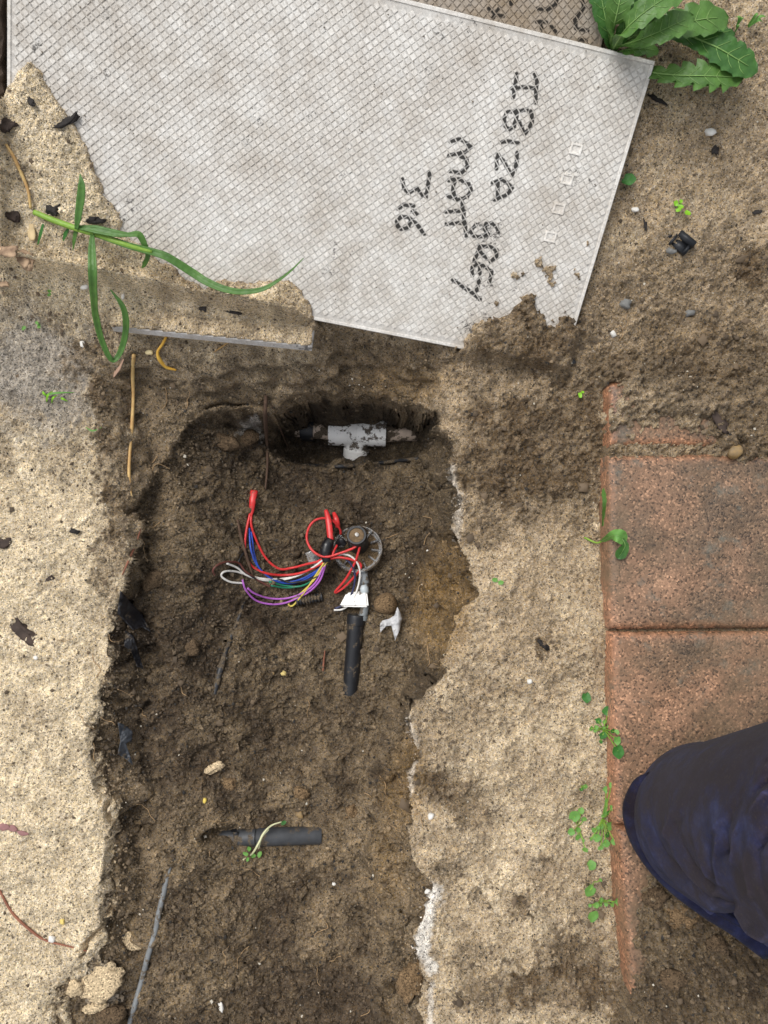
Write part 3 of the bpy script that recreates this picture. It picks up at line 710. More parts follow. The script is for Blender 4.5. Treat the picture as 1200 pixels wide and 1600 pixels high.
def person():
    KN = P(1104, 1276, .078); KN.z = PZ+.072
    HIP = P(1430, 1326, .36); ANK = P(1640, 1420, .05)
    bm = bmesh.new()
    def cap(p, q, r0, r1, n=10, fl=1.0):
        pts = [p.lerp(q, i/n) for i in range(n+1)]; V, F = tube(pts, [r0+(r1-r0)*i/n for i in range(n+1)], 28, fl)
        vs = [bm.verts.new(v) for v in V]
        for f in F: bm.faces.new([vs[i] for i in f])
    def ball(p, r, sc=(1,1,1)): 
        bmesh.ops.create_icosphere(bm, subdivisions=4, radius=r, matrix=Matrix.Translation(p) @ Matrix.Diagonal((*sc, 1)))
    cap(KN, HIP, .074, .100, fl=.95); ball(KN, .0745, (.98, 1.0, .96)); ball(HIP, .10)
    K2 = KN+Vector((.012, -.012, -.012)); cap(K2, ANK, .064, .050, fl=.9); ball(ANK, .05); ball(K2, .064)
    cap(KN+Vector((.06, -.02, .01)), ANK.lerp(KN, .45)+Vector((0, 0, .03)), .075, .070, fl=.9)
    tmp = bpy.data.meshes.new("tmp"); bm.to_mesh(tmp); bm.free()
    ob = bpy.data.objects.new("tmp", tmp); COL.objects.link(ob)
    md = ob.modifiers.new("r", 'REMESH'); md.mode = 'VOXEL'; md.voxel_size = .0036; md.use_smooth_shade = True
    sm = ob.modifiers.new("s", 'SMOOTH'); sm.factor = .5; sm.iterations = 8
    ss = ob.modifiers.new("d", 'SUBSURF'); ss.levels = 1; ss.render_levels = 1
    dg = bpy.context.evaluated_depsgraph_get(); me = bpy.data.meshes.new_from_object(ob.evaluated_get(dg))
    bpy.data.objects.remove(ob, do_unlink=True)
    nv = len(me.vertices); co = np.empty(nv*3, np.float32); me.vertices.foreach_get('co', co); co = co.reshape(-1, 3)
    no = np.empty(nv*3, np.float32); me.vertices.foreach_get('normal', no); no = no.reshape(-1, 3)
    u, v = proj(co[:, 0], co[:, 1], co[:, 2])
    def fz(pts): return [(960+x/3.72, 1090+y/3.72) for x, y in pts]
    up = np.clip(no[:, 2]*1.6+.25, 0, 1); dsp = np.zeros(nv)
    folds = [ # polyline, half width px, depth (negative = valley)
        ([(215,400),(205,600),(215,760),(290,920),(420,1070),(600,1190),(720,1280)], 9, -.0055),
        ([(160,440),(150,600),(170,760),(250,930),(390,1090),(580,1220)], 10, .0040),
        ([(890,300),(640,345),(480,440),(400,560),(330,670),(300,800)], 11, .0060), ([(890,360),(660,400),(520,480),(430,600),(380,720)], 10, -.0055),
        ([(890,460),(780,560),(680,660),(640,770),(640,900)], 12, -.0090), ([(893,400),(760,500),(640,630),(590,760)], 12, .0060),
        ([(893,560),(760,680),(700,800),(690,950)], 11, .0060),
        ([(560,800),(545,950),(570,1080),(670,1210)], 9, -.0055), ([(600,820),(590,960),(620,1080)], 8, .0040),
        ([(350,720),(390,860),(450,980),(560,1110)], 8, -.0048), ([(300,760),(350,900),(430,1020),(560,1160)], 9, .0042), ([(440,690),(480,880),(540,1040)], 8, .0036),
        ([(893,190),(600,215),(400,240),(280,310)], 9, -.0050), ([(893,150),(650,170),(420,215)], 9, .0040), ([(893,240),(640,270),(430,300),(340,400)], 9, .0032),
        ([(680,1250),(740,1360),(860,1460)], 12, -.0110), ([(720,1230),(800,1330),(900,1380)], 11, .0070), ([(893,760),(820,900),(840,1080),(893,1200)], 13, -.0050), ([(780,820),(760,980),(800,1140)], 11, .0040)]
    for pts, w, a in folds:
        d = segdist(fz(pts), u, v); dsp += 2.3*a*(.35*np.exp(-(d/(w*.8))**2)+.65*np.exp(-d/(w*.38)))
    rr = np.random.RandomState(4)
    for _ in range(26):
        k = rr.randn(3)*np.array([60, 60, 60]); dsp += .00035*np.sin(co@k+rr.rand()*6.28)
    co2 = co+no*(dsp*up)[:, None]
    co2[:, 2] = np.maximum(co2[:, 2], PZ+.0015+0*co2[:, 2])
    me.vertices.foreach_set('co', co2.astype(np.float32).ravel()); me.update()
    root = empty("person", Vector((KN.x, KN.y, PZ))); tag(root, "person in dusty navy work trousers kneeling with one knee on the pavers", "person")
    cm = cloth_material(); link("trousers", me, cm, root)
    hp_ = [P(x, y, z_) for x, y, z_ in ((1016,1208,.085),(1000,1226,.072),(989,1264,.070),(1001,1308,.066),(1029,1350,.062),(1068,1388,.058),(1110,1420,.055),(1150,1446,.052),(1200,1486,.05))]
    tube_obj("hem_band", hp_, [.002,.0075,.0105,.0115,.012,.012,.0115,.011,.010], cm, root, 14, .75, 8)
    tube_obj("hem_band", [q+Vector((.004, .003, .009)) for q in hp_[1:-1]], [.002,.0046,.0050,.0050,.0048,.0030], cm, root, 10, .6, 8)
person()
# ================================================================== THINGS IN THE TRENCH
def rpx(r, z): return r*(CAM_H-z)/FPX
def lathe(p0, p1, prof, sides=28, flat=1.0):
    """solid of revolution about p0-p1; prof = [(t, radius)]"""
    ax = (p1-p0); a = ax.normalized(); s = a.cross(Vector((0, 0, 1)))
    if s.length < .05: s = a.cross(Vector((1, 0, 0)))
    s.normalize(); w = s.cross(a); V, F = [], []
    for t_, r_ in prof:
        for k in range(sides):
            q = 2*math.pi*k/sides; V.append(p0+ax*t_+s*(math.cos(q)*r_)+w*(math.sin(q)*r_*flat))
    for i in range(len(prof)-1):
        for k in range(sides):
            k2 = (k+1) % sides; F.append((i*sides+k, i*sides+k2, (i+1)*sides+k2, (i+1)*sides+k))
    F.append(tuple(range(sides-1, -1, -1))); F.append(tuple((len(prof)-1)*sides+k for k in range(sides)))
    return V, F
def lathe_obj(name, p0, p1, prof, m, parent=None, **kw):
    V, F = lathe(p0, p1, prof, **kw); o = link(name, mesh(name, V, F), m, parent)
    md = o.modifiers.new("edges", 'EDGE_SPLIT'); md.split_angle = R(40); return o
M_WHITEPVC = simple("soiled_white_pvc", (.92, .91, .88), .45, .08, 80, .1, 200, dirt=.95, dscale=75, thr=.545, dirt_c=(.075, .055, .036))
M_PIPEDIRT = simple("soil_caked_pipe", (.58, .46, .36), .6, .25, 90, .2, 250, dirt=.97, dscale=75, thr=.47, dirt_c=(.08, .06, .04))
M_BLACK = simple("dusty_black_poly", (.016, .017, .020), .42, .3, 70, .12, 300, dirt=.9, dscale=70, thr=.585)
M_BLACKD = simple("caked_black_poly", (.018, .019, .022), .45, .3, 70, .12, 300, dirt=.95, dscale=80, thr=.50)
M_GREYPOLY = simple("dusty_grey_poly", (.050, .053, .058), .5, .35, 60, .15, 300, dirt=.85, dscale=80, thr=.545)
M_GREYPVC = simple("grey_pvc", (.22, .24, .25), .5, .3, 70, .1, 300, dirt=.85, dscale=100, thr=.53)
M_CABLE = simple("grey_cable_jacket", (.20, .21, .215), .5, .3, 90, .15, 300, dirt=.85, dscale=100, thr=.56)
def plastic(name, c): return simple(name, c, .35, .14, 120, .04, 300, dirt=.7, dscale=150, thr=.60)
M_RED = plastic("red_insulation", (.60, .035, .035)); M_WHT = plastic("white_insulation", (.72, .70, .66)); M_BLU = plastic("blue_insulation", (.03, .08, .42))
M_GRN = plastic("green_insulation", (.02, .20, .11)); M_PUR = plastic("purple_insulation", (.42, .13, .50)); M_YEL = plastic("yellow_insulation", (.62, .50, .10))
M_BRN = plastic("brown_insulation", (.13, .045, .035)); M_BLKW = plastic("black_insulation", (.015, .015, .018)); M_NAV = plastic("navy_insulation", (.03, .035, .09))
M_TAPE = simple("black_tape", (.012, .012, .014), .28, .3, 100, .3, 160, dirt=.5, thr=.62, dscale=120)
def clear_mat():
    m, nt, b = new_mat("scuffed_clear_plastic"); L = nt.links
    tc = N(nt, 'ShaderNodeTexCoord'); n1 = N(nt, 'ShaderNodeTexNoise', Scale=110., Detail=6., Roughness=.7); L.new(tc.outputs['Object'], n1.inputs['Vector'])
    r1 = ramp(nt, n1.outputs[0], [(.45, (.70, .72, .74)), (.58, (.14, .11, .08))]); L.new(r1.outputs[0], b.inputs['Base Color'])
    r2 = ramp(nt, n1.outputs[0], [(.46, .95), (.58, .05)]); L.new(r2.outputs[0], b.inputs['Transmission Weight'])
    b.inputs['Roughness'].default_value = .12; b.inputs['IOR'].default_value = 1.45; return m
M_CLEAR = clear_mat()

# ---- white tee on the crossing pipe in the deep pocket
t0 = on(560, 690); zc = t0.z+.015
def pipe_tee():
    root = empty("pipe_tee", P(558, 677, zc)-Vector((0, 0, .016))); tag(root, "white plastic tee joining two soiled pipes in the deep pocket", "pipe fitting")
    r = rpx(20.5, zc)
    prof = [(0, r*.86), (.0, r), (.03, r*1.02), (.40, r*1.02), (.43, r*.96), (.49, r*.96), (.495, r*.93), (.505, r*.93), (.51, r*.96), (.57, r*.96), (.60, r*1.02), (.97, r*1.02), (1, r), (1, r*.86)]
    body = lathe_obj("tee_body", P(514, 675, zc), P(603, 678, zc), prof, M_WHITEPVC, root, sides=36)
    lathe_obj("tee_branch", P(558, 678, zc-.002), P(556, 716, zc-.018), [(0, r*.9), (.55, r*.9), (.6, r*1.0), (1, r*1.0), (1, r*.8)], M_WHITEPVC, root, sides=30)
    lathe_obj("pipe", P(452, 669, zc-.006), P(516, 674, zc-.001), [(0, r*.62), (1, r*.66)], M_PIPEDIRT, root)
    lathe_obj("pipe", P(601, 677, zc-.001), P(690, 675, zc-.004), [(0, r*.70), (1, r*.64)], M_PIPEDIRT, root)
    lathe_obj("clamp_band", P(471, 671, zc-.004), P(491, 672, zc-.003), [(0, r*.62), (0, r*.84), (.2, r*.88), (.8, r*.88), (1, r*.84), (1, r*.62)], M_BLACK, root)
pipe_tee()
e0 = on(490, 727); e1 = on(565, 726)
o = tube_obj("black_tubing", [on(462, 726, -.002), on(492, 728, .0015), on(525, 729, .002), on(560, 727, .001), on(585, 724, -.002), on(655, 716, -.003)], rpx(3.2, -.12), M_BLACKD)
tag(o, "thin black tubing along the front lip of the deep pocket", "tubing")

# ---- wiring
ZW = on(470, 880).z
def z8(x, y): return 320+x/3.53, 740+y/3.53
def z6(x, y): return 440+x/6.0, 780+y/6.0
def wire_pts(pts, conv, hs):
    n = len(pts); h = np.interp(np.linspace(0, 1, n), np.linspace(0, 1, len(hs)), hs); out = []
    for (x, y), k in zip(pts, h):
        px, py = conv(x, y); g = on(px, py); out.append(P(px, py, max(ZW+k, g.z+.0040)))
    return out
wb = empty("wire_bundle", on(515, 870)); tag(wb, "bundle of coloured control wires fanning out from black tape over the soil", "wires")
RW = .00128
def wire(pts, conv, hs, m, label, r=RW): 
    o = tube_obj("wire", wire_pts(pts, conv, hs), r, m, wb, 8, n=7); o['label'] = label; return o
wire([(268,120),(262,190),(256,280),(290,380),(340,470),(410,525),(480,520),(560,500),(620,485),(665,462)], z8, [.010,.014,.020,.022,.018,.012,.014,.020,.026,.030], M_RED, "red wire from the red sleeve", .0016)
wire([(250,220),(232,300),(222,375),(225,440),(260,510),(340,550),(440,560),(540,545),(640,498),(672,470)], z8, [.014,.014,.016,.016,.014,.012,.014,.020,.026,.030], M_RED, "lower red wire of the left fan", .0016)
wire([(246,300),(248,350),(255,420),(285,500),(340,560),(400,595),(480,605),(560,580),(620,540),(668,478)], z8, [.012,.014,.014,.012,.008,.006,.008,.014,.022,.028], M_BLU, "blue wire")
wire([(256,320),(264,380),(272,440),(300,520),(370,578),(450,598),(540,578),(640,518),(672,475)], z8, [.014,.014,.014,.012,.009,.008,.014,.022,.028], M_BLU, "second blue wire", .00112)
wire([(120,495),(180,520),(230,560),(320,588),(420,588),(520,560),(600,515),(658,470)], z8, [.004,.008,.012,.012,.012,.016,.024,.030], M_WHT, "white wire")
wire([(212,605),(140,597),(92,566),(110,540),(170,540),(250,565),(340,582),(420,580),(500,570)], z8, [.006,.008,.010,.012,.012,.012,.012,.012,.013], M_WHT, "looped white wire")
wire([(55,560),(45,535),(65,508),(115,488),(185,493),(225,540),(300,592),(365,626)], z8, [.003,.004,.006,.008,.008,.006,.004,.002], M_BRN, "brown wire", .0013)
wire([(355,596),(440,618),(520,622),(580,598),(640,548),(668,488)], z8, [.004,.006,.010,.016,.022,.028], M_GRN, "green wire")
wire([(365,618),(450,630),(540,618),(602,580),(655,505)], z8, [.003,.004,.008,.015,.025], M_GRN, "second green wire", .00112)
wire([(208,585),(225,640),(280,698),(360,720),(440,714),(520,682),(590,640),(640,580),(668,490)], z8, [.004,.006,.008,.008,.008,.010,.016,.022,.028], M_PUR, "purple wire")
wire([(236,632),(280,664),(360,688),(450,688),(540,658),(612,600),(655,515)], z8, [.006,.008,.009,.010,.014,.020,.028], M_PUR, "second purple wire")
wire([(660,488),(612,560),(560,640),(512,700),(482,730),(462,722),(475,700),(520,668),(600,590),(685,472)], z8, [.030,.022,.016,.010,.007,.006,.007,.012,.020,.030], M_YEL, "yellow wire", .00112)
wire([(640,560),(560,590),(470,600),(400,578)], z8, [.024,.018,.013,.010], M_BLKW, "thin black wire", .0011)
wire([(215,436),(192,470),(190,505),(215,545),(280,580)], z8, [.004,.008,.010,.012,.008], M_BLKW, "black wire end", .0011)
wire([(555,330),(548,285),(500,220),(420,180),(330,190),(265,250),(235,350),(265,450),(340,520),(430,540),(520,515),(620,480),(700,440),(785,345)], z6, [.010,.014,.020,.024,.026,.026,.026,.028,.032,.036,.038,.040,.042,.040], M_RED, "red wire coiled into a loop", .0016)
wire([(628,305),(670,300),(715,340),(735,420),(710,530),(680,610),(600,750),(500,872),(580,830),(680,730),(740,645),(730,600),(640,562),(540,545),(460,556)], z6, [.034,.036,.040,.040,.036,.030,.020,.008,.012,.020,.028,.030,.034,.034,.032], M_RED, "red wire bent back on itself", .0016)
wire([(520,430),(490,490),(465,560)], z6, [.026,.030,.032], M_RED, "short red wire by the tape", .0015)
wire([(560,512),(640,530),(705,590),(735,680),(722,800),(680,920),(620,1000),(560,1035),(490,1040)], z6, [.034,.034,.032,.028,.024,.022,.014,.008,.006], M_WHT, "white wire hanging over the white fitting")
wire([(600,560),(645,600),(685,690),(682,800),(650,900),(600,980),(500,1026)], z6, [.030,.030,.027,.024,.021,.013,.006], M_NAV, "navy wire beside the white one")
# sleeves and tape
def sleeve(pts, conv, hs, rad, m, nm, lab, fl=.55):
    o = tube_obj(nm, wire_pts(pts, conv, hs), rad, m, wb, 10, fl, 6); o['label'] = lab
sleeve([(272,95),(264,150),(258,200),(250,235)], z8, [.010,.014,.017,.017], [.0050,.0042,.0036,.0026], M_RED, "sleeve", "split red heat-shrink sleeve at the far left")
sleeve([(415,100),(438,190),(450,280),(460,385)], z6, [.022,.026,.028,.030], [.0024,.0040,.0042,.0040], M_RED, "sleeve", "flat red sleeve above the tape")
sleeve([(488,125),(512,190),(528,265)], z6, [.012,.016,.014], [.0022,.0040,.0030], M_RED, "sleeve", "short red sleeve beside it")
sleeve([(455,372),(430,430),(415,500),(425,590)], z6, [.030,.031,.031,.031], [.0050,.0078,.0080,.0050], M_TAPE, "tape_wrap", "shiny black tape holding the wires", .8)
sleeve([(520,425),(555,400),(600,430)], z6, [.022,.028,.026], [.0030,.0055,.0030], M_TAPE, "tape_flap", "loose flap of black tape", .3)

def soil_mat(name, c):
    m, nt, b = new_mat(name); L = nt.links; ge = N(nt, 'ShaderNodeNewGeometry')
    v1 = N(nt, 'ShaderNodeTexVoronoi', Scale=760.); L.new(ge.outputs['Position'], v1.inputs['Vector']); s1 = N(nt, 'ShaderNodeSeparateColor'); L.new(v1.outputs['Color'], s1.inputs[0])
    r1 = ramp(nt, s1.outputs[0], [(0., tuple(np.array(c)*.3)), (.15, tuple(np.array(c)*.55)), (.3, tuple(np.array(c)*.95)), (.85, tuple(np.array(c)*1.15)), (1., tuple(np.clip(np.array(c)*1.8, 0, 1)))])
    L.new(r1.outputs[0], b.inputs['Base Color']); b.inputs['Roughness'].default_value = .95; b.inputs['Specular IOR Level'].default_value = .2
    bp = N(nt, 'ShaderNodeBump', Strength=.6, Distance=.0008); bp.invert = True; L.new(v1.outputs['Distance'], bp.inputs['Height']); L.new(bp.outputs[0], b.inputs['Normal']); return m
# ---- clear collared valve with black cap
zv = on(560, 862).z
def valve():
    root = empty("solenoid_valve", on(560, 862)); tag(root, "small valve with round black cap and clear ribbed collar among the wires", "valve")
    c = P(559, 858, zv+.0028); Rr = rpx(39, zv)
    ax = Vector((-.05, .40, 1)).normalized()
    col_ = lathe_obj("clear_collar", c-ax*.004, c+ax*.004, [(0, Rr*.55), (0, Rr*.97), (.2, Rr), (.8, Rr), (1, Rr*.97), (1, Rr*.92), (.35, Rr*.90), (.30, Rr*.55)], M_CLEAR, root, sides=48)
    sx = ax.cross(Vector((0, 1, 0))).normalized(); sy = sx.cross(ax)
    for k in range(12):
        a = 2*math.pi*k/12+.12; d = sx*math.cos(a)+sy*math.sin(a); t_ = ax.cross(d); V = []
        for rr in (.55, .93):
            for s1 in (-1, 1):
                for h in (-.001, .0042): V.append(c+d*(Rr*rr)+t_*(s1*.0009)+ax*h)
        link("rib", mesh("rib", V, [(0,1,3,2), (4,6,7,5), (0,4,5,1), (2,3,7,6), (1,5,7,3), (0,2,6,4)]), M_CLEAR, col_, False)
    q = P(557, 836, zv+.038); r2 = rpx(15.2, zv+.034); b = P(560, 850, zv+.004)
    cap_ = lathe_obj("black_cap", b, q, [(0, r2*1.1), (.6, r2*1.08), (.8, r2*1.03), (.97, r2*1.03), (1, r2*.98), (1, r2*.80), (.95, r2*.78)], M_BLACK, root, sides=36)
    a_ = (q-b).normalized()
    lathe_obj("soil_plug", q-a_*.0030, q-a_*.0008, [(0, r2*.79), (1, r2*.76)], simple("packed_sandy_soil", tuple(L3(116,96,72)), .95, .5, 260, .5, 500), cap_)
    lathe_obj("white_button", q+a_*.0, q+a_*.0014+Vector((.0015, .001, 0)), [(0, r2*.22), (.8, r2*.22), (1, r2*.16)], M_WHT, cap_)
    # inner boss seen through the collar and neck below
    lathe_obj("packed_soil", c-ax*.006, c-ax*.0005, [(0, Rr*.86), (.9, Rr*.84), (1, Rr*.5)], soil_mat("packed_damp_soil", L3(96,80,60)), root)
    p0 = P(566, 885, zv+.004); p1 = P(570, 918, zv+.006); r3 = rpx(7.5, zv)
    lathe_obj("valve_neck", p0, p1, [(0, r3), (.55, r3), (.6, r3*1.06), (.8, r3*1.06), (.85, r3*.85), (1, r3*.85)], M_GREYPVC, root)
valve()
# ---- white tee and black pipe below the valve
def fitting():
    zf = on(552, 938).z+.011
    root = empty("pipe_fitting", P(553, 938, zf-.01)); tag(root, "white box-shaped fitting below the clear collar leading into black pipe", "pipe fitting")
    pts = [P(x, y, zf+.010+dz) for x, y, dz in ((541,927,-.004),(573,923,0),(576,949,0),(530,948,-.007))]
    bm = bmesh.new(); top = [bm.verts.new(p) for p in pts]; bot = [bm.verts.new(p-Vector((0, 0, .026))) for p in pts]
    bm.faces.new(top); bm.faces.new(bot[::-1])
    for k in range(4): bm.faces.new((top[k], bot[k], bot[(k+1)%4], top[(k+1)%4]))
    bmesh.ops.recalc_face_normals(bm, faces=bm.faces); bmesh.ops.bevel(bm, geom=bm.edges[:], offset=.0022, segments=3, affect='EDGES')
    me = bpy.data.meshes.new("fitting_body"); bm.to_mesh(me); bm.free(); link("fitting_body", me, M_WHITEPVC, root, False)
    r = rpx(6, zf); lathe_obj("collar_nut", P(568, 914, zf+.003), P(570, 928, zf+.003), [(0, r*.7), (.3, r*1.2), (.8, r*1.2), (1, r*.9)], simple("pale_nut_plastic", (.45, .5, .52), .4, .2, dirt=.6, thr=.58), root, sides=8)
    lathe_obj("connector", P(571, 946, zf-.002), P(566, 968, zf-.004), [(0, r*1.1), (.7, r*1.1), (.72, r*1.35), (1, r*1.35)], M_GREYPVC, root)
    zp = on(551, 1030).z+.004; r4 = rpx(13, zp)
    lathe_obj("black_pipe", P(557, 960, zp+.003), P(547, 1084, zp-.007), [(0, r4*1.04), (.03, r4*1.1), (.12, r4*1.1), (.125, r4*.98), (1, r4*.93)], M_BLACK, root, sides=30)
fitting()
# ---- ridged black connector, clear flap, foil, sand ball
zr = on(485, 936).z
prof = []
for k in range(9): prof += [(k/9., .0042), (k/9.+.02, .0060), (k/9.+.07, .0060), (k/9.+.09, .0042)]
o = lathe_obj("ridged_connector", P(463, 940, zr+.003), P(505, 932, zr+.001), prof, M_BLACKD, sides=16, flat=.9); tag(o, "ridged black connector lying under the yellow wire loop", "connector")
def sheet(name, poly, zf, m, label, cat, amp=.004, seed=0, thick=.0004, grid=10):
    """crumpled sheet with an outline, draped a little above the soil"""
    r = np.random.RandomState(seed); bm = bmesh.new()
    vs = [bm.verts.new(P(x, y, 0)) for x, y in poly]; bm.faces.new(vs)
    bmesh.ops.triangulate(bm, faces=bm.faces[:]); 
    for _ in range(3): bmesh.ops.subdivide_edges(bm, edges=bm.edges[:], cuts=1, use_grid_fill=True)
    ks = r.randn(6, 2)*120; ph = r.rand(6)*6.28
    for v in bm.verts:
        px, py = proj(v.co.x, v.co.y, 0); d = sum(abs(math.sin(v.co.x*k[0]+v.co.y*k[1]+p)) for k, p in zip(ks, ph))/6
        v.co = P(px, py, zf(px, py)+amp*d)
    bmesh.ops.recalc_face_normals(bm, faces=bm.faces[:])
    me = bpy.data.meshes.new(name); bm.to_mesh(me); bm.free(); o = link(name, me, m)
    sm = o.modifiers.new("t", 'SOLIDIFY'); sm.thickness = thick
    if label: tag(o, label, cat)
    return o
M_FOIL = simple("grey_white_tape", (.52, .52, .53), .38, .25, 90, .2, 120, dirt=.8, thr=.60, dscale=90)
fo = [z8(x, y) for x, y in ((1062,735),(1080,770),(1087,800),(1075,860),(1050,922),(1040,880),(1030,838),(1000,842),(968,876),(966,835),(975,812),(1020,800),(1048,780))]
sheet("tape_scrap", fo, lambda x, y: on(x, y).z+.004+.012*max(0, 1-abs(x-622)/14), M_FOIL, "torn scrap of silvery white tape beside the sand ball", "tape", .006, 3)
fl = [(477,864),(489,858),(499,872),(494,884),(483,881)]
sheet("plastic_flap", fl, lambda x, y: ZW+.012, M_CLEAR, "small clear plastic flap under the red wires left of the tape", "plastic", .004, 4)

def ico(sub=2):
    bm = bmesh.new(); bmesh.ops.create_icosphere(bm, subdivisions=sub, radius=1); 
    v = np.array([tuple(x.co) for x in bm.verts]); f = [tuple(q.index for q in x.verts) for x in bm.faces]; bm.free(); return v, f
ICO2, ICO3, ICO4 = ico(2), ico(3), ico(4)
def lump(name, px, py, lp, wp, ang, hp, m, seed, label=None, cat=None, group=None, ic=None, rough=.18, sink=.3, bend=0, box=0., fine=0):
    """irregular stone, chip or clod: length, width, height in photo pixels, resting on the ground"""
    V, F = ic or ICO3; r = np.random.RandomState(seed); v = V.copy()
    if box: v = np.sign(v)*np.abs(v)**(1-box); 
    d = np.zeros(len(v))
    for _ in range(7):
        k = r.randn(3)*2.2; d += np.sin(v@k+r.rand()*6.28)
    for _ in range(int(fine)):
        k = r.randn(3)*9; d += .5*np.sin(v@k+r.rand()*6.28)
    v = v*(1+rough*d/3.0)[:, None]
    g = on(px, py); s = (CAM_H-g.z)/FPX
    v = v*np.array([lp, wp, hp])*.5*s
    if bend: v[:, 2] += bend*(v[:, 0]/(lp*.5*s+1e-9))**2*hp*s; v[:, 1] += bend*.6*(v[:, 0]/(lp*.5*s+1e-9))**2*wp*s
    a = R(-ang); c, s_ = math.cos(a), math.sin(a)
    v = np.stack([v[:, 0]*c-v[:, 1]*s_, v[:, 0]*s_+v[:, 1]*c, v[:, 2]], -1)
    me = mesh(name, v.tolist(), F); o = link(name, me, m); o.location = g+Vector((0, 0, hp*.5*s*(1-2*sink)))
    if label: tag(o, label, cat, group)
    return o
M_CLOD = soil_mat("damp_clod", L3(112,92,68)); M_CLODP = soil_mat("pale_crust", L3(188,168,136)); M_CLODD = soil_mat("dark_clod", L3(88,73,56))
lump("soil_clod", 603, 943, 36, 34, 0, 34, M_CLOD, 3, "round ball of damp sand beside the white box fitting", "clod", ic=ICO4, rough=.05, sink=.25, fine=5)
for i, (x, y, l_, w_, a, h, m, lab) in enumerate([
    (155,1532,66,50,-20,26,M_CLODP,"largest pale crusted sand clod at the trench's lower left corner"),
    (118,1540,26,28,10,18,M_CLODP,"small pale clod touching the left of the largest crusted clod"),
    (148,1572,30,16,-10,14,M_CLODP,"flat pale clod just below the largest crusted clod"),
    (205,1468,34,22,30,18,M_CLODP,"pale crumbly clod left of the grey cable near the trench's lower left"),
    (170,1586,40,30,0,24,M_CLODD,"dark clod at the bottom edge left of the grey cable"),
    (355,690,40,26,20,22,M_CLODD,"rough brown clod at the top left corner of the trench floor"),
    (385,684,36,28,-10,16,M_CLODD,"rounded brown clod by the hanging brown twig"),
    (300,1010,28,22,40,16,M_CLODD,"brown clod left of the black cable scrap"),
    (240,905,40,26,-30,20,M_CLODD,"brown clod beside the black plastic at the trench's left wall"),
    (333,1200,34,14,-25,12,M_CLODP,"pale flattened clod above the lying black pipe's left end"),
    (357,1225,28,18,10,14,M_CLOD,"tan clod just right of the pale flattened clod"),
    (1062,1430,46,36,15,22,M_CLOD,"flat sandy clod among dark soil below the person's knee"),
    (1022,1402,34,26,-20,22,M_CLODD,"dark clod at the soil's edge on the lowest paver"),
    (1120,1475,34,26,40,22,M_CLODD,"dark clod below the trouser hem at the lower right"),
    (1050,1530,38,26,0,24,M_CLODD,"dark clod in the soil right of the lowest paver's end"),
    (470,1240,24,18,0,12,M_CLOD,"tan clod above the right end of the lying black pipe"),
    (548,1268,20,26,30,14,M_CLOD,"small sandy clod near the right wall above the lying black pipe"),
    (640,1535,40,60,10,30,M_CLOD,"lumpy brown clod against the right trench wall near the bottom")]):
    lump("soil_clod", x, y, l_, w_, a, h, m, 40+i, lab, "clod", "clods of soil", ic=ICO4, rough=.22, sink=.42, fine=9)

# ---- the lying black pipe near the bottom, its sprig; cables
def lying_pipe():
    zp = on(400, 1306).z+.002; root = empty("black_pipe", P(400, 1306, zp)); tag(root, "black poly pipe lying half buried across the lower trench floor", "pipe")
    r = rpx(13.5, zp)
    lathe_obj("pipe", P(296, 1312, zp-.0015), P(400, 1308, zp+.000), [(0, r*.62), (.1, r*.8), (.4, r*.92), (1, r)], M_GREYPOLY, root, sides=32)
    lathe_obj("pipe", P(372, 1309, zp+.000), P(502, 1305, zp-.0135), [(0, r*1.02), (.97, r*.98), (1, r*.9)], M_GREYPOLY, root, sides=32)
    lathe_obj("joint_ring", P(363, 1310, zp-.004), P(373, 1309, zp-.004), [(0, r*.9), (0, r*1.22), (.15, r*1.27), (.85, r*1.27), (1, r*1.22), (1, r*.9)], M_BLACK, root, sides=32)
    tube_obj("tie_tail", [P(368, 1300, zp+.009), P(369, 1318, zp+.008), P(366, 1330, zp+.001)], .0032, M_BLACKD, root, 8, .5)
lying_pipe()
def floor_path(pts, dz): return [on(x, y, dz[i] if isinstance(dz, (list, tuple)) else dz) for i, (x, y) in enumerate(pts)]
o = tube_obj("grey_cable", floor_path([(266,1338),(263,1360),(256,1395),(249,1425),(243,1455),(232,1492),(222,1532),(212,1568),(203,1600),(190,1650)], [-.004,-.001,.001,.002,.002,.002,.002,.002,.002,.002]), rpx(4.2, -.05), M_CABLE); tag(o, "grey cable running down the lower left of the trench floor", "cable")
o = tube_obj("black_cable", floor_path([(381,938),(374,962),(362,992),(352,1020),(345,1045),(338,1072),(332,1098)], [-.003,-.001,.0,.001,.002,.001,-.004]), [.0012,.0018,.0032,.0030,.0040,.0034,.0018], M_BLACKD, flat=.6); tag(o, "thin black cable scrap half buried left of the purple wires", "cable")
M_SHEETB = simple("torn_black_plastic", (.014, .014, .017), .4, .3, 60, .3, 120, dirt=.8, thr=.60, dscale=90); M_SHEETG = simple("dusty_slate_plastic", (.05, .056, .066), .5, .3, 60, .2, 120, dirt=.75, thr=.60, dscale=110)
sheet("plastic_sheet", [(188,922),(203,940),(222,960),(236,988),(222,980),(208,985),(196,972),(183,958)], lambda x, y: on(x, y).z+.004, M_SHEETB, "torn black plastic sticking out of the left trench wall, upper piece", "plastic", .006, 5)
sheet("plastic_sheet", [(196,985),(208,992),(217,1020),(224,1045),(214,1042),(205,1018),(194,1010)], lambda x, y: on(x, y).z+.003, M_SHEETB, "narrow black plastic strip below the torn piece on the left trench wall", "plastic", .005, 6)
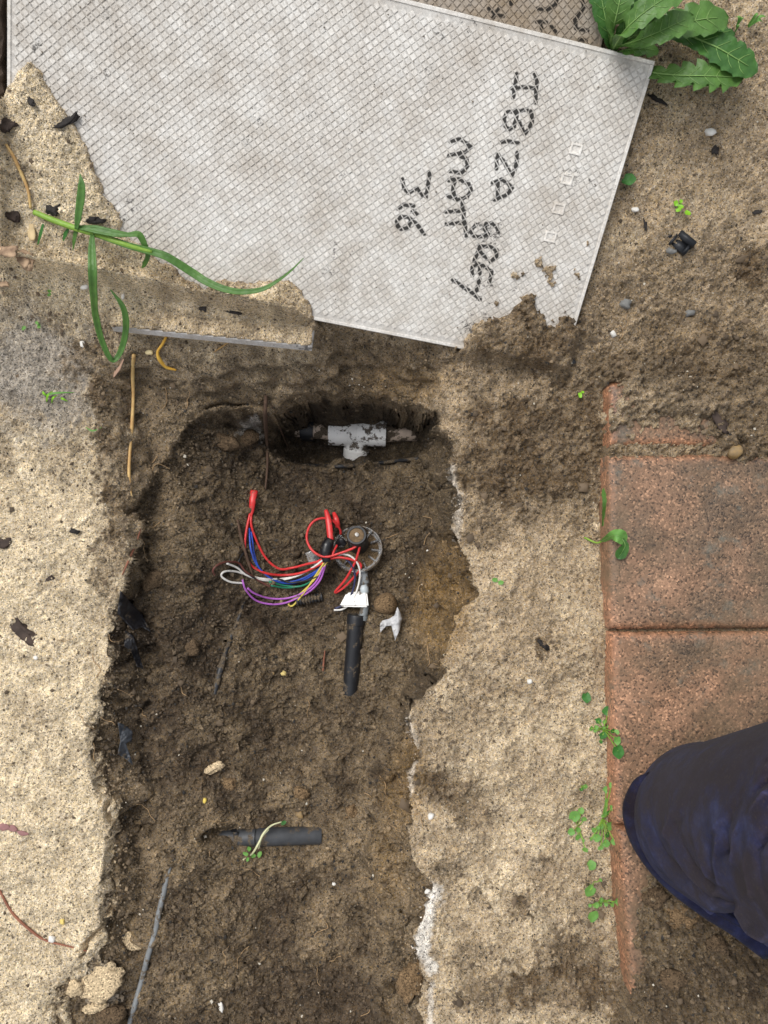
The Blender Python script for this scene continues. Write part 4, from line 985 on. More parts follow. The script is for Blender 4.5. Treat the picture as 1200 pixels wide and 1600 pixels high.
sheet("plastic_sheet", [(184,1128),(196,1133),(207,1143),(206,1156),(197,1162),(203,1180),(208,1196),(197,1186),(184,1178),(188,1158)], lambda x, y: on(x, y).z+.004, M_SHEETG, "slate grey plastic scrap at the foot of the left trench wall", "plastic", .005, 7)
# ---- twigs and stems
M_TWIG = simple("dark_twig", L3(88,68,54), .85, .4, 120, .3, 300); M_STRAW = simple("dry_straw", L3(205,178,120), .7, .25, 60, .2, 400, c2=tuple(L3(165,118,70))); M_ORANGE = simple("amber_root", L3(196,140,40), .5, .35, 50, .1, 300, c2=tuple(L3(228,190,90))); M_RUST = simple("reddish_stick", L3(140,92,72), .8, .3, 90, .2, 300)
def twig(name, pts, dz, r, m, label, cat="twig", sides=7, fl=1.0):
    o = tube_obj(name, floor_path(pts, dz), r, m, None, sides, fl); tag(o, label, cat); return o
twig("twig", [(416,618),(417,650),(419,690),(419,725),(415,766)], [.002,.012,.014,.006,.002], [.0022,.0026,.0024,.0018,.0010], M_TWIG, "dark brown twig hanging down the upper trench wall")
twig("twig", [(426,636),(438,668),(451,702)], [.006,.010,.002], [.0008,.0010,.0007], M_TWIG, "thin brown rootlet just right of the hanging twig")
twig("twig", [(372,812),(380,845),(390,880),(396,900)], [.004,.008,.006,.002], [.0016,.0022,.0020,.0008], M_TWIG, "short brown twig beside the lower red wire on the left")
twig("twig", [(508,1016),(506,1034),(505,1048)], .003, [.0006,.0016,.0010], M_RUST, "tiny reddish splinter left of the upright black pipe", )
twig("dry_straw", [(211,556),(209,585),(210,620),(208,665),(205,705),(203,740),(206,775)], [.004,.004,.004,.004,.004,.003,.001], [.0020,.0022,.0018,.0021,.0017,.0019,.0006], M_STRAW, "long straw-coloured dry stalk on the bank above the trench's left rim", "straw")
twig("amber_root", [(261,527),(255,540),(248,551),(251,563),(262,575),(276,579)], [.003,.004,.004,.004,.004,.002], [.0014,.0016,.0014,.0022,.0022,.0010], M_ORANGE, "amber curved root below the buried tile's pale edge", "root")
twig("twig", [(12,228),(24,248),(36,274),(46,300),(50,328)], .003, [.0012,.0016,.0018,.0014,.0012], M_STRAW, "bent tan twig near the left edge above the grass root")
twig("twig", [(270,858),(258,880),(246,900)] if False else [(221,826),(213,850),(200,880),(192,898)], .002, [.0006,.0012,.0012,.0006], M_RUST, "thin brown stick along the trench's left rim")
twig("twig", [(0,1390),(20,1425),(48,1452),(72,1468),(110,1478),(148,1488)], .0015, [.0012,.0014,.0014,.0012,.0009,.0005], M_RUST, "long thin root curving across the pale sand at lower left", "root")
twig("dry_leaf", [(194,562),(186,575),(178,590)], .002, [.0008,.0038,.0010], simple("pinkish_dry_leaf", L3(178,146,124), .8, .2), "narrow pinkish dry leaf left of the straw-coloured stem", "leaf", 8, .2)
twig("twig", [(357,536),(345,544),(336,550)], .002, [.0005,.0010,.0005], M_STRAW, "short straw bit under the buried tile's edge")
# fine hair roots
def hair_roots():
    r = np.random.RandomState(8); V, F = [], []
    spots = [(190,1110,20,50),(215,1090,40,30),(690,1020,14,14),(660,840,14,40),(610,1245,30,30),(150,1010,20,20),(330,1290,60,40),(560,1560,60,40),(300,1440,60,120),(250,620,30,30),(1000,500,60,40),(1160,470,40,40),(230,820,30,60),(480,1120,80,40),(520,1380,80,80)]
    for (cx, cy, sx, sy) in spots:
        for _ in range(r.randint(2, 5)):
            x, y = cx+r.randn()*sx, cy+r.randn()*sy; a = r.rand()*6.28; pts = []
            for k in range(r.randint(4, 8)):
                pts.append(on(x, y, .001+.003*r.rand())); a += r.randn()*.6; x += math.cos(a)*7; y += math.sin(a)*7
            v, f = tube(catmull(pts, 3), .00028+.0002*r.rand(), 4); k0 = len(V); V += v; F += [tuple(q+k0 for q in g) for g in f]
    o = link("fine_roots", mesh("fine_roots", V, F), simple("hair_root", L3(176,146,108), .8, .3)); tag(o, "hair-thin pale roots scattered over soil and trench walls", "roots", kind='stuff')
hair_roots()
# ================================================================== PLANTS
def leaf_mat(name, c, c2, rough=.45):
    m, nt, b = new_mat(name); L = nt.links; tc = N(nt, 'ShaderNodeTexCoord'); co = tc.outputs['Object']
    n1 = N(nt, 'ShaderNodeTexNoise', Scale=70., Detail=5., Roughness=.6); L.new(co, n1.inputs['Vector'])
    r1 = ramp(nt, n1.outputs[0], [(.3, tuple(c2)), (.7, tuple(c))]); L.new(r1.outputs[0], b.inputs['Base Color'])
    b.inputs['Roughness'].default_value = rough; b.inputs['Specular IOR Level'].default_value = .4
    b.inputs['Subsurface Weight'].default_value = .0
    n2 = N(nt, 'ShaderNodeTexVoronoi', Scale=230.); L.new(co, n2.inputs['Vector'])
    bp = N(nt, 'ShaderNodeBump', Strength=.35, Distance=.0012); L.new(n2.outputs['Distance'], bp.inputs['Height']); L.new(bp.outputs[0], b.inputs['Normal'])
    tr = N(nt, 'ShaderNodeBsdfTranslucent'); L.new(r1.outputs[0], tr.inputs['Color']); mx = N(nt, 'ShaderNodeMixShader'); mx.inputs[0].default_value = .22
    out = nt.nodes['Material Output']; L.new(b.outputs[0], mx.inputs[1]); L.new(tr.outputs[0], mx.inputs[2]); L.new(mx.outputs[0], out.inputs['Surface']); return m
M_LEAF = leaf_mat("weed_leaf", (.110, .235, .045), (.065, .150, .032)); M_LEAFD = leaf_mat("deep_leaf", (.07, .185, .035), (.035, .11, .025)); M_RIB = leaf_mat("pale_midrib", (.26, .42, .13), (.20, .36, .10))
M_GRASS = leaf_mat("grass_blade", (.105, .235, .045), (.062, .155, .032)); M_STEM = leaf_mat("lime_stem", (.30, .48, .08), (.22, .40, .05)); M_CLOVER = leaf_mat("small_round_leaf", (.19, .40, .09), (.11, .28, .055), .55); M_CLOVERD = leaf_mat("small_dark_leaf", (.06, .22, .04), (.04, .15, .03), .5); M_BRIGHT = leaf_mat("bright_seedling", (.28, .60, .03), (.20, .48, .02))
def toothed_leaf(name, pts, hw, m, parent, teeth=7, lobed=.35, seed=0, droop=.25, n=44, rib=True, prof=None):
    r = np.random.RandomState(seed); c = catmull(pts, max(4, n//max(1, len(pts)-1))); n = len(c)-1; V, F = [], []
    ph = r.rand()
    for i, p in enumerate(c):
        t_ = i/n; d = (c[min(i+1, n)]-c[max(i-1, 0)]).normalized(); s = d.cross(Vector((0, 0, 1))); s.normalize(); w_ = s.cross(d)
        env = (prof(t_) if prof else (.30+.70*math.sin(min(1, t_*1.25)*math.pi*.5)**1.5)*(1-max(0, (t_-.72)/.28)**2.2)**.5 if t_ < 1 else 0.02)
        for k, q in enumerate((-1, -.72, -.4, -.12, 0, .12, .4, .72, 1)):
            sd = 1 if q > 0 else -1
            x = (t_*teeth+ph+(.35 if sd > 0 else 0)) % 1.0
            th_ = 1+lobed*((1-x)**.7 - .55)*(1 if t_ < .9 else .3) if abs(q) > .9 else 1
            wdt = hw*env*q*th_
            crk = .10*hw*math.sin(t_*teeth*6.28+q*5)*abs(q)
            back = d*(-.22*hw*abs(q)*lobed*(th_ if abs(q) > .9 else .6))
            V.append(p+s*wdt+w_*(abs(q)**1.3*hw*env*(.28-droop)+crk*.8-.0)+back)
        if i:
            b0, b1 = (i-1)*9, i*9
            for k in range(8): F.append((b0+k, b0+k+1, b1+k+1, b1+k))
    o = link(name, mesh(name, V, F), m, parent)
    if rib:
        VV = V
        cc = [q+Vector((0, 0, .0006)) for q in c[:int(n*.93)]]; Vr, Fr = tube(cc, list(np.linspace(hw*.085, hw*.02, len(cc))), 6, .6)
        if n > 30:
            for i in range(4, int(n*.82), 5):
                for a_, b_ in ((5, 7), (3, 1)):
                    pp = [VV[i*9+4], VV[(i+2)*9+a_+(1 if a_ > 4 else -1)], VV[min(n, i+4)*9+b_]]; vv, ff = tube(catmull([q+Vector((0, 0, .0003)) for q in pp], 3), [hw*.03, hw*.012], 4, .5); k0 = len(Vr); Vr += vv; Fr += [tuple(x+k0 for x in f_) for f_ in ff]
        link("midrib", mesh("midrib", Vr, Fr), M_RIB, o)
    return o
def big_weed():
    zg = .150; root_p = P(958, 80, .135); root = empty("broadleaf_weed", root_p); tag(root, "broad-leaved green weed with toothed leaves at the big tile's top right corner", "weed")
    L_ = [ # (points px, z list), half width px, teeth, lobe, material
        ([(985,60),(1050,50),(1110,70),(1150,92),(1184,113)], [.135,.150,.158,.156,.150], 25, 9, .32, M_LEAFD, .20),
        ([(975,104),(1020,114),(1060,118),(1100,119),(1130,120),(1163,122)], [.118,.140,.152,.156,.154,.148], 21, 8, 1.0, M_LEAF, .22),
        ([(960,70),(1010,50),(1060,38),(1100,30),(1139,27)], [.135,.160,.168,.168,.160], 25, 6, .35, M_LEAF, .18),
        ([(958,74),(990,66),(1025,52),(1055,38),(1084,24)], [.140,.172,.186,.188,.182], 19, 6, .38, M_LEAF, .20),
        ([(955,82),(975,50),(1000,25),(1035,0),(1075,-25)], [.140,.185,.200,.205,.200], 19, 6, .30, M_LEAF, .10),
        ([(952,76),(958,45),(965,15),(972,-20),(980,-60)], [.140,.175,.190,.195,.190], 20, 6, .20, M_LEAF, .10),
        ([(955,78),(985,35),(1008,0),(1030,-50)], [.140,.165,.175,.175], 22, 6, .25, M_LEAFD, .18),
        ([(962,82),(980,78),(1005,76),(1030,80)], [.140,.160,.166,.160], 12, 5, .4, M_LEAF, .20),
        ([(1060,40),(1090,45),(1120,52),(1150,46)], [.135,.140,.142,.140], 16, 5, .3, M_LEAFD, .25),
        ([(955,85),(950,50),(940,0),(930,-60)], [.136,.160,.170,.170], 18, 6, .3, M_LEAFD, .18)]
    for i, (pp, zz, hw, te, lo, m, dr) in enumerate(L_):
        pts = [P(x, y, z_) for (x, y), z_ in zip(pp, zz)]; toothed_leaf("leaf", pts, hw*(CAM_H-.16)/FPX*1.12, m, root, te, lo, i, dr)
big_weed()
def blade(name, pts, w, m, parent=None, n=9, fold=.35, ups=None):
    c = catmull(pts, n); N_ = len(c); ws = np.interp(np.linspace(0, 1, N_), np.linspace(0, 1, len(w)), w); V, F = [], []
    for i, p in enumerate(c):
        d = (c[min(i+1, N_-1)]-c[max(i-1, 0)]).normalized(); s = d.cross(Vector((0, 0, 1)))
        if s.length < 1e-4: s = Vector((1, 0, 0))
        s.normalize(); u_ = s.cross(d)
        for q in (-1, -.5, 0, .5, 1): V.append(p+s*(ws[i]*q)+u_*(abs(q)*ws[i]*fold))
        if i:
            for k in range(4): F.append(((i-1)*5+k, (i-1)*5+k+1, i*5+k+1, i*5+k))
    o = link(name, mesh(name, V, F), m, parent); sm = o.modifiers.new("t", 'SOLIDIFY'); sm.thickness = .0003; return o
def grass():
    g = lambda x, y, h: on(x, y, h)
    q = lambda x, y: (x/4, 200+y/4); q2 = lambda x, y: (300+x/2.61, 380+y/2.61)
    def pts(lst, hs, cv=q):
        px = [cv(x, y) for x, y in lst]; zz = [on(*p).z+h for p, h in zip(px, hs)]; n = len(zz)
        zs_ = [(zz[max(0, i-1)]+2*zz[i]+zz[min(n-1, i+1)])/4 for i in range(n)]; zs_ = [max(a, z_-h+.003) for a, z_, h in zip(zs_, zz, hs)]
        return [P(*p, z_) for p, z_ in zip(px, zs_)]
    root = empty("grass_shoot", g(54, 332, 0)); tag(root, "long green grass shoot lying across the sand towards the big tile", "grass")
    a = pts([(212,525),(330,575),(470,625),(600,665),(800,735)], [.001,.008,.012,.016,.022]); b = pts([(0,120),(60,158),(130,187),(200,199),(280,190),(340,160),(400,115),(455,60)], [.026,.028,.030,.030,.030,.032,.034,.036], q2)
    c3 = pts([(800,735),(950,775),(1050,810)], [.022,.024,.025])
    tube_obj("stem", a+c3[1:2], [.0026,.0030,.0030,.0026,.0016], M_STEM, root, 8, .8)
    blade("leaf", [a[-2], a[-1]]+c3[1:]+b, [.0028,.0034,.0038,.0040,.0036,.0030,.0022,.0012,.0003], M_GRASS, root)
    blade("leaf", pts([(478,635),(490,560),(508,440),(512,360),(500,288)], [.013,.018,.022,.022,.020]), [.0018,.0034,.0042,.0034,.0004], M_GRASS, root)
    blade("leaf", pts([(480,625),(465,700),(455,766)], [.012,.008,.003]), [.0022,.0018,.0003], M_GRASS, root)
    blade("leaf", pts([(578,662),(578,760),(583,900),(592,1040),(605,1180),(640,1330),(700,1450),(750,1410),(785,1300),(790,1200),(765,1110),(690,1010)], [.016,.022,.030,.034,.034,.030,.024,.022,.022,.020,.016,.010]), [.0018,.0036,.0044,.0042,.0038,.0030,.0024,.0030,.0034,.0034,.0026,.0004], M_GRASS, root, fold=.5)
    blade("leaf", pts([(490,620),(600,636),(720,660),(800,668),(868,668),(905,730),(925,800),(905,850),(885,875)], [.014,.020,.024,.026,.028,.024,.018,.010,.006]), [.0018,.0040,.0036,.0022,.0032,.0028,.0024,.0026,.0004], M_GRASS, root)
    blade("leaf", pts([(270,600),(255,660),(235,730)], [.006,.006,.002]), [.0010,.0016,.0004], M_CLOVERD, root)
    blade("leaf", pts([(430,625),(410,665),(395,705)], [.010,.006,.002]), [.0010,.0022,.0004], M_CLOVERD, root)
grass()
def round_leaf(px, py, rp, m, parent, h=.010, seed=0, ang=None, asp=1.0, notch=.35):
    r = np.random.RandomState(seed); g = on(px, py, h); rad = rp*(CAM_H-g.z)/FPX; a0 = ang if ang is not None else r.rand()*6.28
    V = [Vector((0, 0, 0))]; F = []; n = 22; tx, ty = r.randn()*.22, r.randn()*.22
    for ring in (.55, 1.0):
        for k in range(n):
            a = 2*math.pi*k/n; rr = ring*(1-notch*max(0, math.cos(a))**8)*(1+.05*math.sin(5*a+seed)); x, y = rr*math.cos(a), rr*math.sin(a)*asp
            V.append(Vector((x, y, .16*ring*ring+.06*math.sin(3*a+seed)*ring+tx*x+ty*y)))
    for k in range(n):
        k2 = (k+1) % n; F.append((0, 1+k, 1+k2)); F.append((1+k, 1+n+k, 1+n+k2, 1+k2))
    c, s = math.cos(a0), math.sin(a0); V = [g+Vector(((v.x*c-v.y*s)*rad, (v.x*s+v.y*c)*rad, v.z*rad)) for v in V]
    return link("leaf", mesh("leaf", V, F), m, parent), g
def round_weed(label, leaves, m=None, name="round_leaf_weed", group="round-leaved weeds along the pavers", conv=lambda x, y: (860+x/4, 1060+y/4), sc=.25, seed=0, h=.010, stem=True):
    cx = sum(conv(l[0], l[1])[0] for l in leaves)/len(leaves); cy = sum(conv(l[0], l[1])[1] for l in leaves)/len(leaves)
    g0 = on(cx, cy); root = empty(name, g0); tag(root, label, "weed", group)
    for i, l in enumerate(leaves):
        px, py = conv(l[0], l[1]); asp = l[3] if len(l) > 3 else .85+.15*((i*7) % 3)/2
        lf, g = round_leaf(px, py, l[2]*sc, m or (M_CLOVERD if (len(l) > 4 and l[4]) else M_CLOVER), root, h*(.6+.5*((i*5) % 4)/3), seed*31+i, None, asp)
        if stem:
            V, F = tube(catmull([g0+Vector((0, 0, -.001)), (g0+g)*.5+Vector((0, 0, .002)), g], 5), .0006, 5); link("stalk", mesh("stalk", V, F), M_STEM, root)
round_weed("single kidney-shaped leaf sprouting furthest up the sand beside the pavers", [(215,110,34,.8,1)], seed=1)
round_weed("dense green cluster at the middle paver's left edge above the knee", [(350,195,36,.8,1),(285,255,20,.9,1),(240,300,15),(270,290,15),(270,318,12),(315,345,32,.6,1),(400,372,30,.7),(402,437,44,.85,1),(330,265,14),(350,290,13),(375,315,18,.8,1),(395,320,14),(325,300,12),(345,320,13,.8,1),(300,380,14,.8,1)], seed=2)
round_weed("largest sprawling weed patch where two pavers meet beside the knee", [(340,685,24),(368,655,18),(338,755,34,.4),(330,805,30,.6),(375,800,24,.45),(318,845,13),(300,908,18),(365,898,40,.8),(265,935,22,.7),(275,980,28),(330,1010,26),(380,995,22),(305,1045,20,.6),(345,770,20,.5),(350,820,18,.8,1),(280,910,14),(245,990,12),(345,960,20,.8,1)], seed=3)
round_weed("small two-leaf weed just above the loose round-leaved one", [(208,664,18),(182,680,14,.7,1)], seed=4)
round_weed("loose round-leaved weed standing apart left of the largest patch", [(140,850,38,.85),(180,810,20),(196,862,17),(116,935,24),(166,935,17),(160,978,18),(205,1050,24,.5),(190,990,10)], seed=5)
round_weed("lone notched leaf below the largest weed patch", [(246,1152,30,.85)], seed=6)
round_weed("kidney leaf with a tiny yellow-green companion near the lowest paver", [(240,1308,40,.85),(300,1240,14,.6)], seed=7)
round_weed("string of small leaves reaching to the lowest paver's edge", [(275,1402,22,.8),(305,1365,15),(332,1388,11),(405,1366,28),(378,1397,15),(300,1395,12),(232,1395,12),(350,1360,8)], seed=8)
round_weed("lowest notched leaf in the row of weeds", [(255,1470,40,.7)], seed=9)
pc = lambda x, y: (x, y)
def seedling(label, leaves, m, seed, h=.006): round_weed(label, leaves, m, "seedling", "tiny seedlings in the sand", pc, 1., seed, h, stem=False)
seedling("bright lime seedling in the sand right of the big tile", [(1054,320,5,.7),(1060,326,5,.8),(1056,332,4,.8),(1070,337,6,.8),(1062,317,3.5,.8)], M_BRIGHT, 21)
seedling("dark round leaf pressed against the big tile's right edge", [(978,286,11,.85)], M_CLOVERD, 22, .012)
seedling("two-leaved seedling on the sand between trench and pavers", [(773,906,5,.7),(781,910,5,.7)], M_CLOVER, 23)
seedling("tiny yellow-green sprout in the damp sand below the big tile's corner", [(905,618,5,.6),(909,614,3,.6)], M_BRIGHT, 24)
seedling("tiny sprout at the upper of two in the ash-grey sand", [(60,506,4,.6),(64,512,4.5,.6)], M_CLOVER, 25)
seedling("tiny sprout left of the other one in the ash-grey sand", [(40,514,4.5,.6)], M_CLOVER, 26)
seedling("tiny sprout on the sand below the grass shoot's root", [(80,457,4,.6),(80,463,4,.6)], M_CLOVER, 27)
def leafy():
    g = lambda x, y, h: on(x, y, h)
    r1 = empty("leaf_sprout", g(950, 850, 0)); tag(r1, "sprout with two pointed leaves lying over the upper paver's left edge", "sprout")
    tube_obj("stalk", [g(912,840,.003), g(928,848,.008), g(935,846,.014)], .0011, M_STEM, r1, 6)
    toothed_leaf("leaf", [g(934,846,.014), g(948,838,.018), g(960,838,.016), g(974,845,.010)], .0075, M_CLOVER, r1, 4, .05, 3, .1, 24)
    toothed_leaf("leaf", [g(966,842,.013), g(971,852,.012), g(968,862,.009), g(962,873,.006)], .0062, M_LEAFD, r1, 4, .05, 4, .1, 24)
    r2 = empty("leaf_sprout", g(944, 790, 0)); tag(r2, "narrow green leaf wedged upright between sand and the upper paver", "sprout")
    toothed_leaf("leaf", [g(941,822,.003), g(942,805,.008), g(944,785,.010), g(943,762,.004)], .0052, M_LEAF, r2, 5, .2, 5, .1, 24)
    r3 = empty("leaf_sprout", g(400, 1320, 0)); tag(r3, "wilted pale sprig draped over the lying black pipe", "sprig")
    z0 = on(400, 1306).z
    M_W = simple("wilted_stem", L3(205,205,165), .6, .15)
    tube_obj("stalk", [on(380,1343,.001), P(394,1334,z0+.010), P(404,1318,z0+.017), P(412,1302,z0+.016), P(424,1290,z0+.010), P(440,1284,z0+.006)], [.0010,.0013,.0014,.0014,.0011,.0006], M_W, r3, 6)
    tube_obj("stalk", [P(404,1326,z0+.012), P(410,1308,z0+.016), P(420,1296,z0+.012)], .0007, M_W, r3, 6)
    for i, (x, y, rr) in enumerate(((386,1330,5),(391,1322,5),(398,1333,5),(407,1331,5),(389,1338,4),(444,1282,5))): round_leaf(x, y, rr, M_CLOVER if i < 5 else M_CLOVERD, r3, .008, 70+i, None, .6)
    r4 = empty("grass_sprig", g(95, 620, 0)); tag(r4, "fine feathery green sprig in the ash-grey sand", "grass")
    for i, (p_, q_) in enumerate((((70,618),(118,614)),((74,628),(84,612)),((82,630),(92,618)),((96,622),(108,628)),((68,612),(78,622)))): blade("leaf", [g(*p_, .002), g((p_[0]+q_[0])/2, (p_[1]+q_[1])/2, .007), g(*q_, .003)], [.0006,.0012,.0002], M_BRIGHT if i else M_CLOVER, r4, 6)
    r5 = empty("grass_sprig", g(148, 672, 0)); tag(r5, "single thin curved green blade on the sand right of the ash-grey patch", "grass")
    blade("leaf", [g(135,668,.002), g(147,674,.004), g(160,668,.002)], [.0003,.0009,.0002], M_CLOVER, r5, 6)
    r6 = empty("grass_sprig", g(1145, 45, 0)); tag(r6, "small fine-leaved green sprig at the right of the toothed weed", "grass")
    for i, (p_, q_) in enumerate((((1148,45),(1143,36)),((1148,45),(1152,38)),((1147,46),(1142,60)),((1165,45),(1190,35)),((1166,47),(1185,43)),((1165,45),(1178,30)))): blade("leaf", [on(*p_, .004), on((p_[0]+q_[0])/2, (p_[1]+q_[1])/2, .012), on(*q_, .008)], [.0006,.0014,.0003], M_CLOVER, r6, 6)
leafy()

# ================================================================== BARK, STONES AND SCRAPS ON THE SAND
M_BARK = simple("black_bark", (.022, .018, .016), .8, .5, 120, .6, 200); M_BARKB = simple("brown_bark", (.055, .038, .030), .85, .5, 120, .6, 200); M_WOODP = simple("weathered_wood", L3(176,150,122), .85, .5, 90, .5, 200, c2=tuple(L3(98,76,60)))
M_QUARTZ = simple("white_pebble", (.74, .72, .67), .55, .25, 90, .3, 300); M_GREYST = simple("grey_pebble", (.20, .20, .19), .7, .4, 90, .4, 300); M_OCHRE = simple("ochre_stone", L3(150,120,66), .7, .4, 60, .4, 200, c2=tuple(L3(112,100,84))); M_PINK = simple("faded_petal", L3(148,108,106), .8, .3)
chips = [(103,193,42,15,-22,9,M_BARK,.5,"curled black bark strip where the sand meets the big tile's left side"),
 (46,156,30,9,58,7,M_BARK,.4,"thin curved black bark sliver on the sand in the top left corner"),
 (20,337,17,20,0,8,M_BARKB,0,"oval dark bark chip at the left edge beside the bent tan twig"),
 (84,325,19,26,5,10,M_BARK,0,"rounded dark bark chip just above the grass shoot's root"),
 (146,344,26,9,5,6,M_BARK,.1,"flat dark bark flake right of the upright grass blade"),
 (37,988,46,19,42,10,M_BARKB,.2,"large dark bark piece on the pale sand left of the trench"),
 (8,848,26,13,-15,8,M_BARKB,0,"brown bark chip cut off by the left edge of the photo beside pale sand"),
 (4,196,36,24,20,10,M_BARKB,0,"brown bark lump at the left edge just under the big tile's corner"),
 (368,488,19,9,10,5,M_BARK,0,"longer black flake on the sand over the buried tile"),
 (318,482,11,9,30,5,M_BARK,0,"small black flake left of the longer one on the buried tile"),
 (1119,650,44,13,62,9,M_BARKB,.1,"dark elongated bark piece on the soil covering the topmost paver"),
 (1026,156,30,9,30,7,M_BARK,0,"dark stick just below the toothed leaves at the big tile's corner"),
 (115,830,14,9,20,5,M_BARK,0,"little dark chip on the sand below the ash-grey patch"),
 (48,734,9,11,20,5,M_BARK,0,"little black seed-like chip on pale sand at the left below the ash"),
 (77,905,13,8,-25,5,M_BARKB,0,"small dark chip above the large bark piece"),
 (850,1008,26,7,40,4,M_BARK,0,"charred sliver on the sand halfway between trench and pavers"),
 
 (1118,232,10,16,10,5,M_BARK,0,"upright black flake on the sand at the far right, above the seedling"),
 (1182,330,12,8,-30,5,M_BARK,0,"black flake near the right edge level with the lime seedling"),
 (1008,352,5,20,0,4,M_BARK,0,"thin black needle on the sand right of the big tile's edge")]
for i, (x, y, l_, w_, a, h, m, bd, lab) in enumerate(chips): lump("bark_chip", x, y, l_*.95, w_*.9, a, h*.55, m, 100+i, lab, "bark", "bark chips on the sand", rough=.42, sink=.12, bend=bd, box=.30, fine=11)
lump("wood_flake", 15, 394, 34, 14, 2, 4, M_WOODP, 131, "peeling pale wood flake at the left edge below the grass root", "wood", "weathered wood flakes", rough=.5, fine=9, box=.3, sink=.1)
lump("wood_flake", 40, 406, 24, 18, 30, 4, M_WOODP, 132, "reddish tan wood flake right of the peeling one", "wood", "weathered wood flakes", rough=.5, fine=9, box=.3, sink=.1)
lump("wood_flake", 4, 443, 18, 11, 0, 4, M_WOODP, 133, "smallest wood flake at the very left edge", "wood", "weathered wood flakes", rough=.5, fine=9, box=.3, sink=.1)
lump("wood_flake", 49, 360, 13, 30, -8, 5, simple("tan_petal", L3(205,182,140), .8, .25), 134, "upright tan husk below the bent twig", "wood", "weathered wood flakes", rough=.2, box=.2)
peb = [(134,449,13,9,M_QUARTZ,"white pebble left of the hanging grass blade loop"),(192,462,6,14,M_QUARTZ,"slim white pebble inside the grass blade loop"),(130,538,10,12,M_QUARTZ,"white pebble left of the grass loop's lowest bend"),
 (1108,207,18,13,M_QUARTZ,"bright white stone chip on the sand below the toothed leaves"),(992,328,13,8,M_QUARTZ,"white stone chip beside the big tile's right edge"),(957,522,10,11,M_QUARTZ,"round white pebble in the damp sand below the tile's right corner"),
 (975,476,22,16,M_GREYST,"grey pebble in the sand right of the tile's lower right corner"),(1077,490,20,13,M_GREYST,"flat grey pebble in the damp soil at the right"),(82,1466,13,11,M_QUARTZ,"white pebble on the curving root at lower left"),
 (673,1275,10,13,M_QUARTZ,"white pebble on the sand by the trench's right rim"),(828,1064,8,9,M_QUARTZ,"tiny white pebble in mid sand left of the pavers"),(1147,706,22,26,M_OCHRE,"ochre stone sitting on the joint above the upper paver"),
 (668,862,5,6,M_QUARTZ,"tiny white grain on the upper right trench floor"),(56,1027,8,8,M_QUARTZ,"tiny white pebble below the large bark piece"),(233,551,11,9,simple("cream_pebble", L3(226,208,160), .6, .2),"cream pebble between dry stem and amber root"),
 (98,1439,9,9,simple("yellow_pebble", L3(214,190,110), .6, .2),"yellow pebble on pale sand at lower left"),(1048,393,16,11,M_GREYST,"dark grey pebble left of the black plastic block"),(443,1052,11,8,simple("yellow_fungus", L3(222,200,130), .8, .3),"pale yellow crumb on the trench floor left of the black pipe"),
 (427,1051,6,6,M_OCHRE,"tiny ochre crumb left of the pale yellow one"),(320,1251,7,9,simple("lemon_bit", L3(222,196,96), .7, .2),"small lemon-coloured bit above the lying black pipe"),(345,1572,9,20,M_QUARTZ,"white chip at the bottom of the trench"),(521,1380,7,6,M_QUARTZ,"tiny white pebble on the lower trench floor"),
 (360,238,5,5,M_QUARTZ,"") if False else (468,1272,15,14,M_OCHRE,"tan pebble above the lying black pipe's right end"),(895,567,9,11,M_BLACKD,"small black crumb in the damp sand below the tile"),(668,1392,9,10,M_QUARTZ,"white stone chip set in the trench's right rim")]
for i, (x, y, l_, w_, m, lab) in enumerate(peb): lump("pebble", x, y, l_*.85, w_*.85, (i*37) % 60-30, min(l_, w_)*.8, m, 200+i, lab, "pebble", "pebbles and crumbs", rough=.3, sink=.3, box=.25, ic=ICO2)
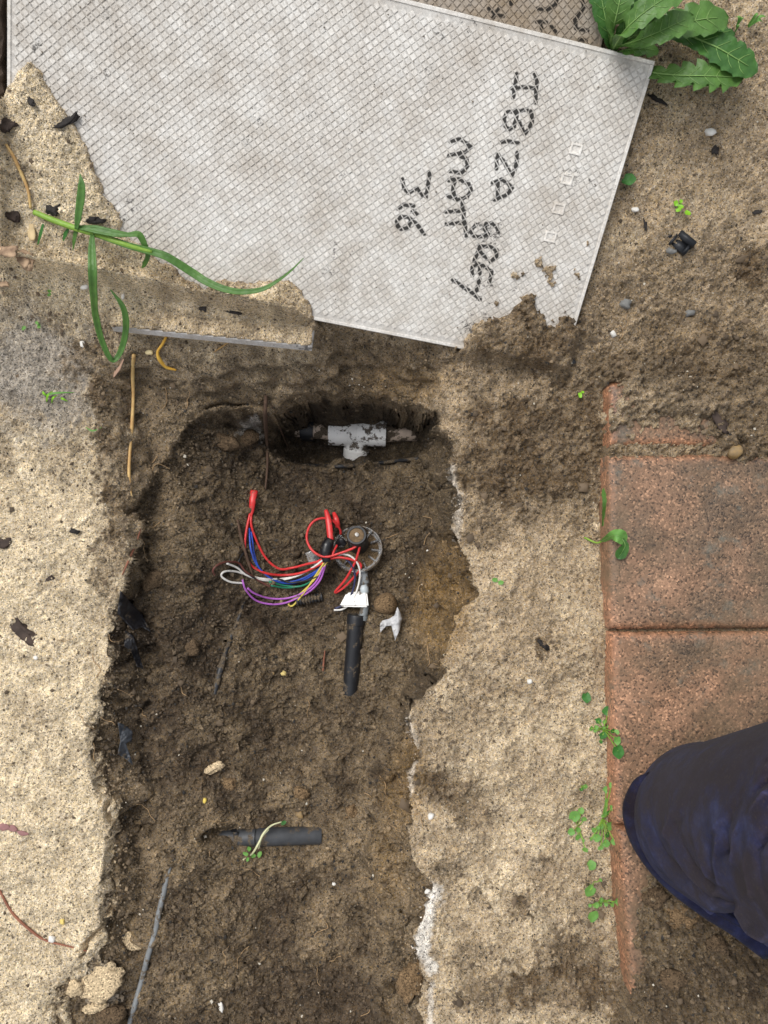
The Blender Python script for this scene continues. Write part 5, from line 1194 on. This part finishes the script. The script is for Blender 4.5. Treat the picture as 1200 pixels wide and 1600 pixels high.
for i, (x, y, l_, w_, a) in enumerate(((6,1292,22,14,0),(20,1294,18,13,20),(36,1301,18,8,10))): lump("petal", x, y, l_*.9, w_*.8, a, 3.5, M_PINK, 260+i, ["pink petal cut by the left edge", "middle one of three faded pink petals", "right one of three faded pink petals"][i]+" at lower left", "petal", "faded petals", rough=.2, sink=.1)
# black moulded plastic block
def block():
    root = empty("plastic_block", on(1065, 378)); tag(root, "broken black moulded plastic block on the sand right of the tile", "plastic")
    g = on(1065, 380); s = (CAM_H-g.z)/FPX; a = R(-40); e1 = Vector((math.cos(a), math.sin(a), .0)); e2 = Vector((-math.sin(a), math.cos(a), 0))
    m = simple("matt_black_plastic", (.018, .02, .024), .5, .3, 90, .15, 300)
    def bx(nm, cx, cy, l_, w_, h0, h1):
        bm = bmesh.new(); bmesh.ops.create_cube(bm, size=1)
        for v in bm.verts: v.co = g+e1*((cx+v.co.x*l_)*s)+e2*((cy+v.co.y*w_)*s)+Vector((0, 0, (h0+(v.co.z+.5)*(h1-h0))*s))
        bmesh.ops.bevel(bm, geom=bm.edges[:], offset=.0006, segments=2, affect='EDGES'); me = bpy.data.meshes.new(nm); bm.to_mesh(me); bm.free(); link(nm, me, m, root)
    bx("ridge", 2, 6, 31, 9, -4, 13); bx("side_wall", -14, -6, 4, 18, -4, 9); bx("base_plate", 2, -5, 28, 15, -6, 3); bx("side_wall", 12, -5, 4, 14, -4, 8); bx("peg", -22, -6, 6, 6, -4, 8)
block()
# old timber edging at the far left
def timber():
    a0 = Vector((T_O+T_U*(TILE_L+.006)-T_V*.10)); V, F = [], []; n = 40; r = np.random.RandomState(6)
    for i in range(n+1):
        p = a0+T_V*(i/n*.30)
        for k, (du, dz) in enumerate(((0, -.05), (0, -.006), (.004, -.002), (.046, -.002), (.05, -.006), (.05, -.05))): V.append(p+T_U*(du+.0012*r.randn()*(k in (1, 2)))+T_N*(dz+.0008*r.randn()))
    for i in range(n):
        for k in range(5): F.append((i*6+k, i*6+k+1, (i+1)*6+k+1, (i+1)*6+k))
    F += [tuple(range(5, -1, -1)), tuple(n*6+k for k in range(6))]
    o = link("timber_edging", mesh("timber_edging", V, F), simple("old_wet_timber", L3(84,70,58), .85, .5, 60, .6, 120), None, False); tag(o, "dark weathered timber edging along the left side of the big tile", "timber")
timber()
